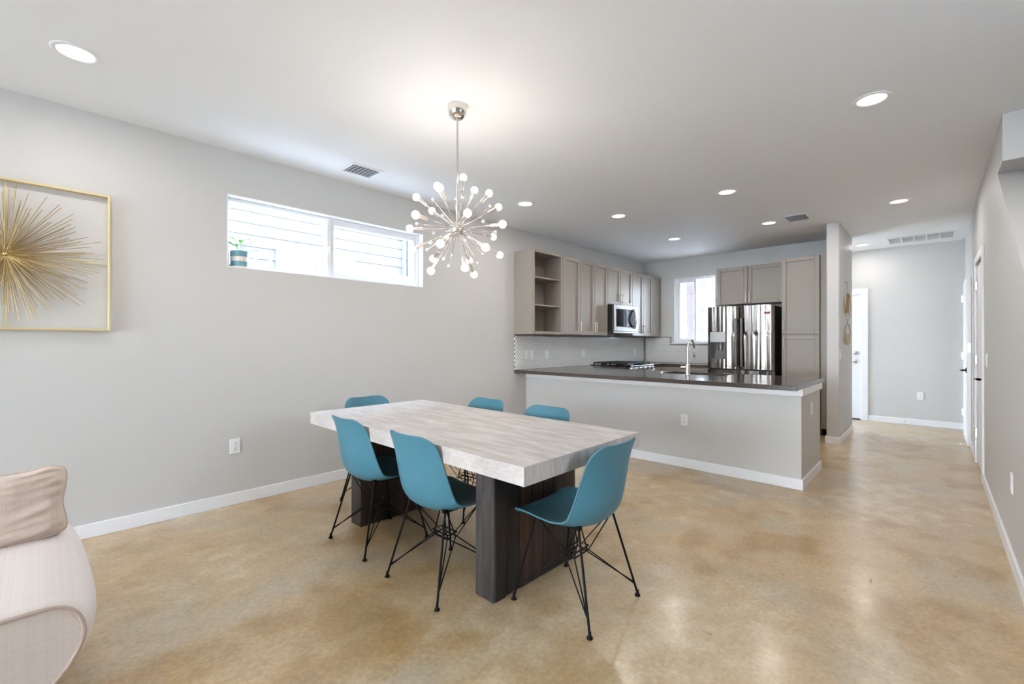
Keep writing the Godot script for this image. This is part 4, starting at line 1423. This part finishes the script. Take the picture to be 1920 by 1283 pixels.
func build_ceiling_fittings() -> void:
	can_light(-3.206, -0.125, "recessed ceiling light near the gold wall art, at upper left")
	can_light(-0.278, -3.50, "recessed ceiling light near the stair opening, at upper right")
	can_light(-3.19, -3.58, "recessed ceiling light between chandelier and open shelf cabinet")
	can_light(-2.70, -4.68, "recessed ceiling light over the peninsula, window-wall side")
	can_light(-1.49, -4.67, "recessed ceiling light over the peninsula, above the sink side")
	can_light(-2.72, -6.27, "recessed ceiling light deep in the kitchen before the kitchen window")
	can_light(-1.496, -6.24, "recessed ceiling light beside the kitchen ceiling vent")
	can_light(-0.27, -6.22, "recessed ceiling light at the start of the hall")
	can_light(-0.80, -8.62, "recessed ceiling light at the far end of the hall")
	can_light(-0.278, -0.125, "recessed ceiling light above the camera")
	vent("small white ceiling vent above the long high window", Vector3(-3.60, CE, -1.915), 0.25, 0.29, 1, 7, M.duct)
	vent("small white ceiling vent in the kitchen near the pantry", Vector3(-1.19, CE, -6.20), 0.25, 0.35, 1, 7, M.slot)
	vent("wide white five-bay return vent on the hall ceiling", Vector3(-0.145, CE, -8.58), 0.72, 0.50, 5, 14, M.filter)

# ------------------------------------------------------------------ outlets and switches (local z out of the wall)
func outlet(label: String, at: Vector3, face: Basis, kind := 0) -> void:
	var o := thing("wall_outlet" if kind == 0 else "light_switch", label, "outlet" if kind == 0 else "switch", at)
	o.basis = face
	part(o, "cover_plate", MB.new().box(Vector3(-0.036, -0.058, 0), Vector3(0.036, 0.058, 0.006), 0.002), M.plate)
	if kind == 0:
		for y in [-0.021, 0.021]:
			var r := part(o, "receptacle", MB.new().lathe([Vector2(0.0175, 0.0), Vector2(0.017, 0.0025), Vector2(0.0005, 0.003)], 20, Transform3D(Basis(Vector3.RIGHT, PI / 2), Vector3(0, y, 0.006))), M.plate)
			for x in [-0.0065, 0.0065]: part(r, "slot", MB.new().box(Vector3(x - 0.0012, y + 0.001, 0.0085), Vector3(x + 0.0012, y + 0.009, 0.0094)), M.slot)
			part(r, "ground_slot", MB.new().box(Vector3(-0.0025, y - 0.0105, 0.0085), Vector3(0.0025, y - 0.0055, 0.0094)), M.slot)
	else:
		part(o, "rocker", MB.new().box(Vector3(-0.016, -0.033, 0.006), Vector3(0.016, 0.033, 0.010), 0.002), M.plate)

func build_plates() -> void:
	var face_right := Basis(Vector3(0, 0, 1), Vector3(0, 1, 0), Vector3(-1, 0, 0))
	outlet("white duplex outlet low on the left wall, below the high window", Vector3(XL, 0.452, -1.045), FACE_LEFT)
	outlet("white duplex outlet on the front of the peninsula wall", Vector3(-1.83, 0.48, -4.465), FACE_FRONT)
	outlet("white plate on the end of the peninsula", Vector3(-0.825, 0.652, -4.885), Basis(Vector3(0, 0, -1), Vector3.UP, Vector3(1, 0, 0)), 1)
	outlet("white outlet in the tile nearest the open end of the counter", Vector3(XL + 0.006, 1.10, -4.475), FACE_LEFT)
	outlet("white switch in the tile beside the first backsplash outlet", Vector3(XL + 0.006, 1.10, -4.57), FACE_LEFT, 1)
	outlet("white switch in the tile under the single-door cabinet", Vector3(XL + 0.006, 1.095, -4.90), FACE_LEFT, 1)
	outlet("white outlet in the tile just left of the range", Vector3(XL + 0.006, 1.095, -5.79), FACE_LEFT)
	outlet("white outlet in the tile of the far kitchen corner", Vector3(XL + 0.006, 1.10, -7.42), FACE_LEFT)
	outlet("white duplex outlet low on the hall end wall", Vector3(-0.156, 0.448, ZB), FACE_FRONT)
	outlet("white switch on the wall end between kitchen and hall", Vector3(-0.85, 1.11, -6.83), Basis(Vector3(0, 0, -1), Vector3.UP, Vector3(1, 0, 0)), 1)
	outlet("white rocker switch on the right wall before the door", Vector3(XR, 1.11, -5.48), face_right, 1)
	outlet("white duplex outlet low on the right wall", Vector3(XR, 0.457, -3.815), face_right)

# ------------------------------------------------------------------ small things
func build_small() -> void:
	# potted plant on the window ledge
	var p := thing("potted_plant", "small leafy plant in a teal and white banded pot on the window ledge", "plant", Vector3(XL - 0.066, 1.852, -1.095))
	var bands := [[0.0, 0.012, 0.062, "pot_white"], [0.012, 0.05, 0.064, "pot_teal"], [0.05, 0.088, 0.065, "pot_white"], [0.088, 0.132, 0.066, "pot_teal"]]
	for k in 4:
		var q = bands[k]
		part(p, "pot_band", MB.new().lathe([Vector2(q[2] * 0.96, q[0]), Vector2(q[2], q[0] + 0.002), Vector2(q[2], q[1])] + ([Vector2(q[2] - 0.006, q[1]), Vector2(q[2] - 0.008, q[1] - 0.02)] if k == 3 else []), 28), M[q[3]])
	part(p, "soil", MB.new().lathe([Vector2(0.059, 0.115), Vector2(0.03, 0.12), Vector2(0.0005, 0.121)], 20), M.soil)
	var rg := RandomNumberGenerator.new()
	rg.seed = 8
	for q in [[Vector3(0.0, 0.21, 0.03), 0.05], [Vector3(-0.01, 0.22, -0.03), 0.055], [Vector3(0.01, 0.175, 0.055), 0.05], [Vector3(0.0, 0.145, -0.085), 0.055], [Vector3(0.02, 0.19, 0.0), 0.045], [Vector3(-0.02, 0.20, -0.055), 0.045], [Vector3(0.03, 0.16, 0.03), 0.045]]:
		var tip: Vector3 = q[0]
		var st := part(p, "stem", MB.new().tube([Vector3(tip.x * 0.2, 0.115, tip.z * 0.15), Vector3(tip.x * 0.5, (tip.y + 0.12) / 2 + 0.01, tip.z * 0.5), tip], 0.002, 6), M.leaf)
		var out := Vector3(tip.x, 0.02, tip.z).normalized()
		var sd := out.cross(Vector3.UP).normalized()
		var rows := []
		for j in 7:
			var t := j / 6.0
			var w: float = q[1] * 0.42 * sin(PI * clampf(t * 0.94 + 0.03, 0, 1))
			var ctr: Vector3 = tip + out * q[1] * (t - 0.1) * 1.2 + Vector3(0, 0.012 * sin(PI * t) - 0.012 * t, 0)
			rows.append([ctr - sd * w + Vector3(0, 0.006, 0), ctr, ctr + sd * w + Vector3(0, 0.006, 0)])
		part(st, "leaf", MB.new().grid(rows), M.leaf)
	# wall hanging on the divider
	var w := thing("wall_hanging", "brass hoop hanging with leather strip and clay half disc", "wall decor", Vector3(-0.825, 1.55, -7.17))
	w.basis = Basis(Vector3.UP, -0.35) * Basis(Vector3(0, 0, -1), Vector3.UP, Vector3(1, 0, 0))
	part(w, "peg", MB.new().tube([w.basis.inverse() * Vector3(-0.025, 0.49, 0), Vector3(0, 0.49, 0.008)], 0.004, 8), M.brass)
	part(w, "cord", MB.new().tube([Vector3(0, 0.49, 0.008), Vector3(0, 0.34, 0.012)], 0.002, 6), M.cord)
	var o1 := []
	var o2 := []
	for k in 28:
		var a := TAU * k / 28.0
		o1.append(Vector3(0.075 * cos(a), 0.20 + 0.145 * sin(a), 0.014))
		o2.append(Vector3(0.06 * cos(a), -0.175 + 0.13 * sin(a), 0.014))
	part(w, "hoop", MB.new().tube(o1, 0.004, 8, true), M.brass)
	part(w, "hoop", MB.new().tube(o2, 0.004, 8, true), M.brass)
	var lt := MB.new()
	lt.prism(PackedVector2Array([Vector2(-0.055, 0.09), Vector2(0.01, 0.085), Vector2(0.03, 0.33), Vector2(-0.01, 0.34)]), 0.010, 0.022)
	part(w, "leather_strip", lt, M.leather)
	part(w, "cross_bar", MB.new().tube([Vector3(-0.07, 0.07, 0.014), Vector3(0.08, 0.065, 0.014)], 0.004, 8), M.brass)
	for s in [-1.0, 1.0]: part(w, "cord", MB.new().tube([Vector3(s * 0.05, 0.065, 0.014), Vector3(0.0, -0.02, 0.014), Vector3(s * 0.055, -0.17, 0.014)], 0.002, 6), M.cord)
	var half := PackedVector2Array()
	for k in 17:
		var a := PI + PI * k / 16.0
		half.append(Vector2(0.06 * cos(a), -0.175 + 0.145 * sin(a)))
	part(w, "clay_disc", MB.new().prism(half, 0.008, 0.020), M.clay)
	# door stops
	var d := thing("door_stop", "thin spring door stop on the baseboard by the open hall door", "door stop", Vector3(XR - 0.014, 0.05, -7.56))
	var sp := []
	for k in 49: sp.append(Vector3(-0.008 - 0.07 * k / 48.0, 0.006 * sin(TAU * k / 8.0), 0.006 * cos(TAU * k / 8.0)))
	part(d, "spring", MB.new().tube(sp, 0.0012, 5), M.nickel)
	part(d, "base", MB.new().tube([Vector3(0, 0, 0), Vector3(-0.01, 0, 0)], 0.010, 12), M.nickel)
	part(d, "tip", MB.new().tube([Vector3(-0.076, 0, 0), Vector3(-0.09, 0, 0)], 0.007, 12), M.trim)
	d = thing("door_stop", "small nickel door stop on the far hall baseboard", "door stop", Vector3(-0.33, 0.045, ZB + 0.014))
	part(d, "base", MB.new().tube([Vector3(0, 0, 0), Vector3(0, 0, 0.012)], 0.012, 12), M.nickel)
	part(d, "tip", MB.new().tube([Vector3(0, 0, 0.012), Vector3(0, 0, 0.045)], [0.006, 0.008], 12), M.nickel)
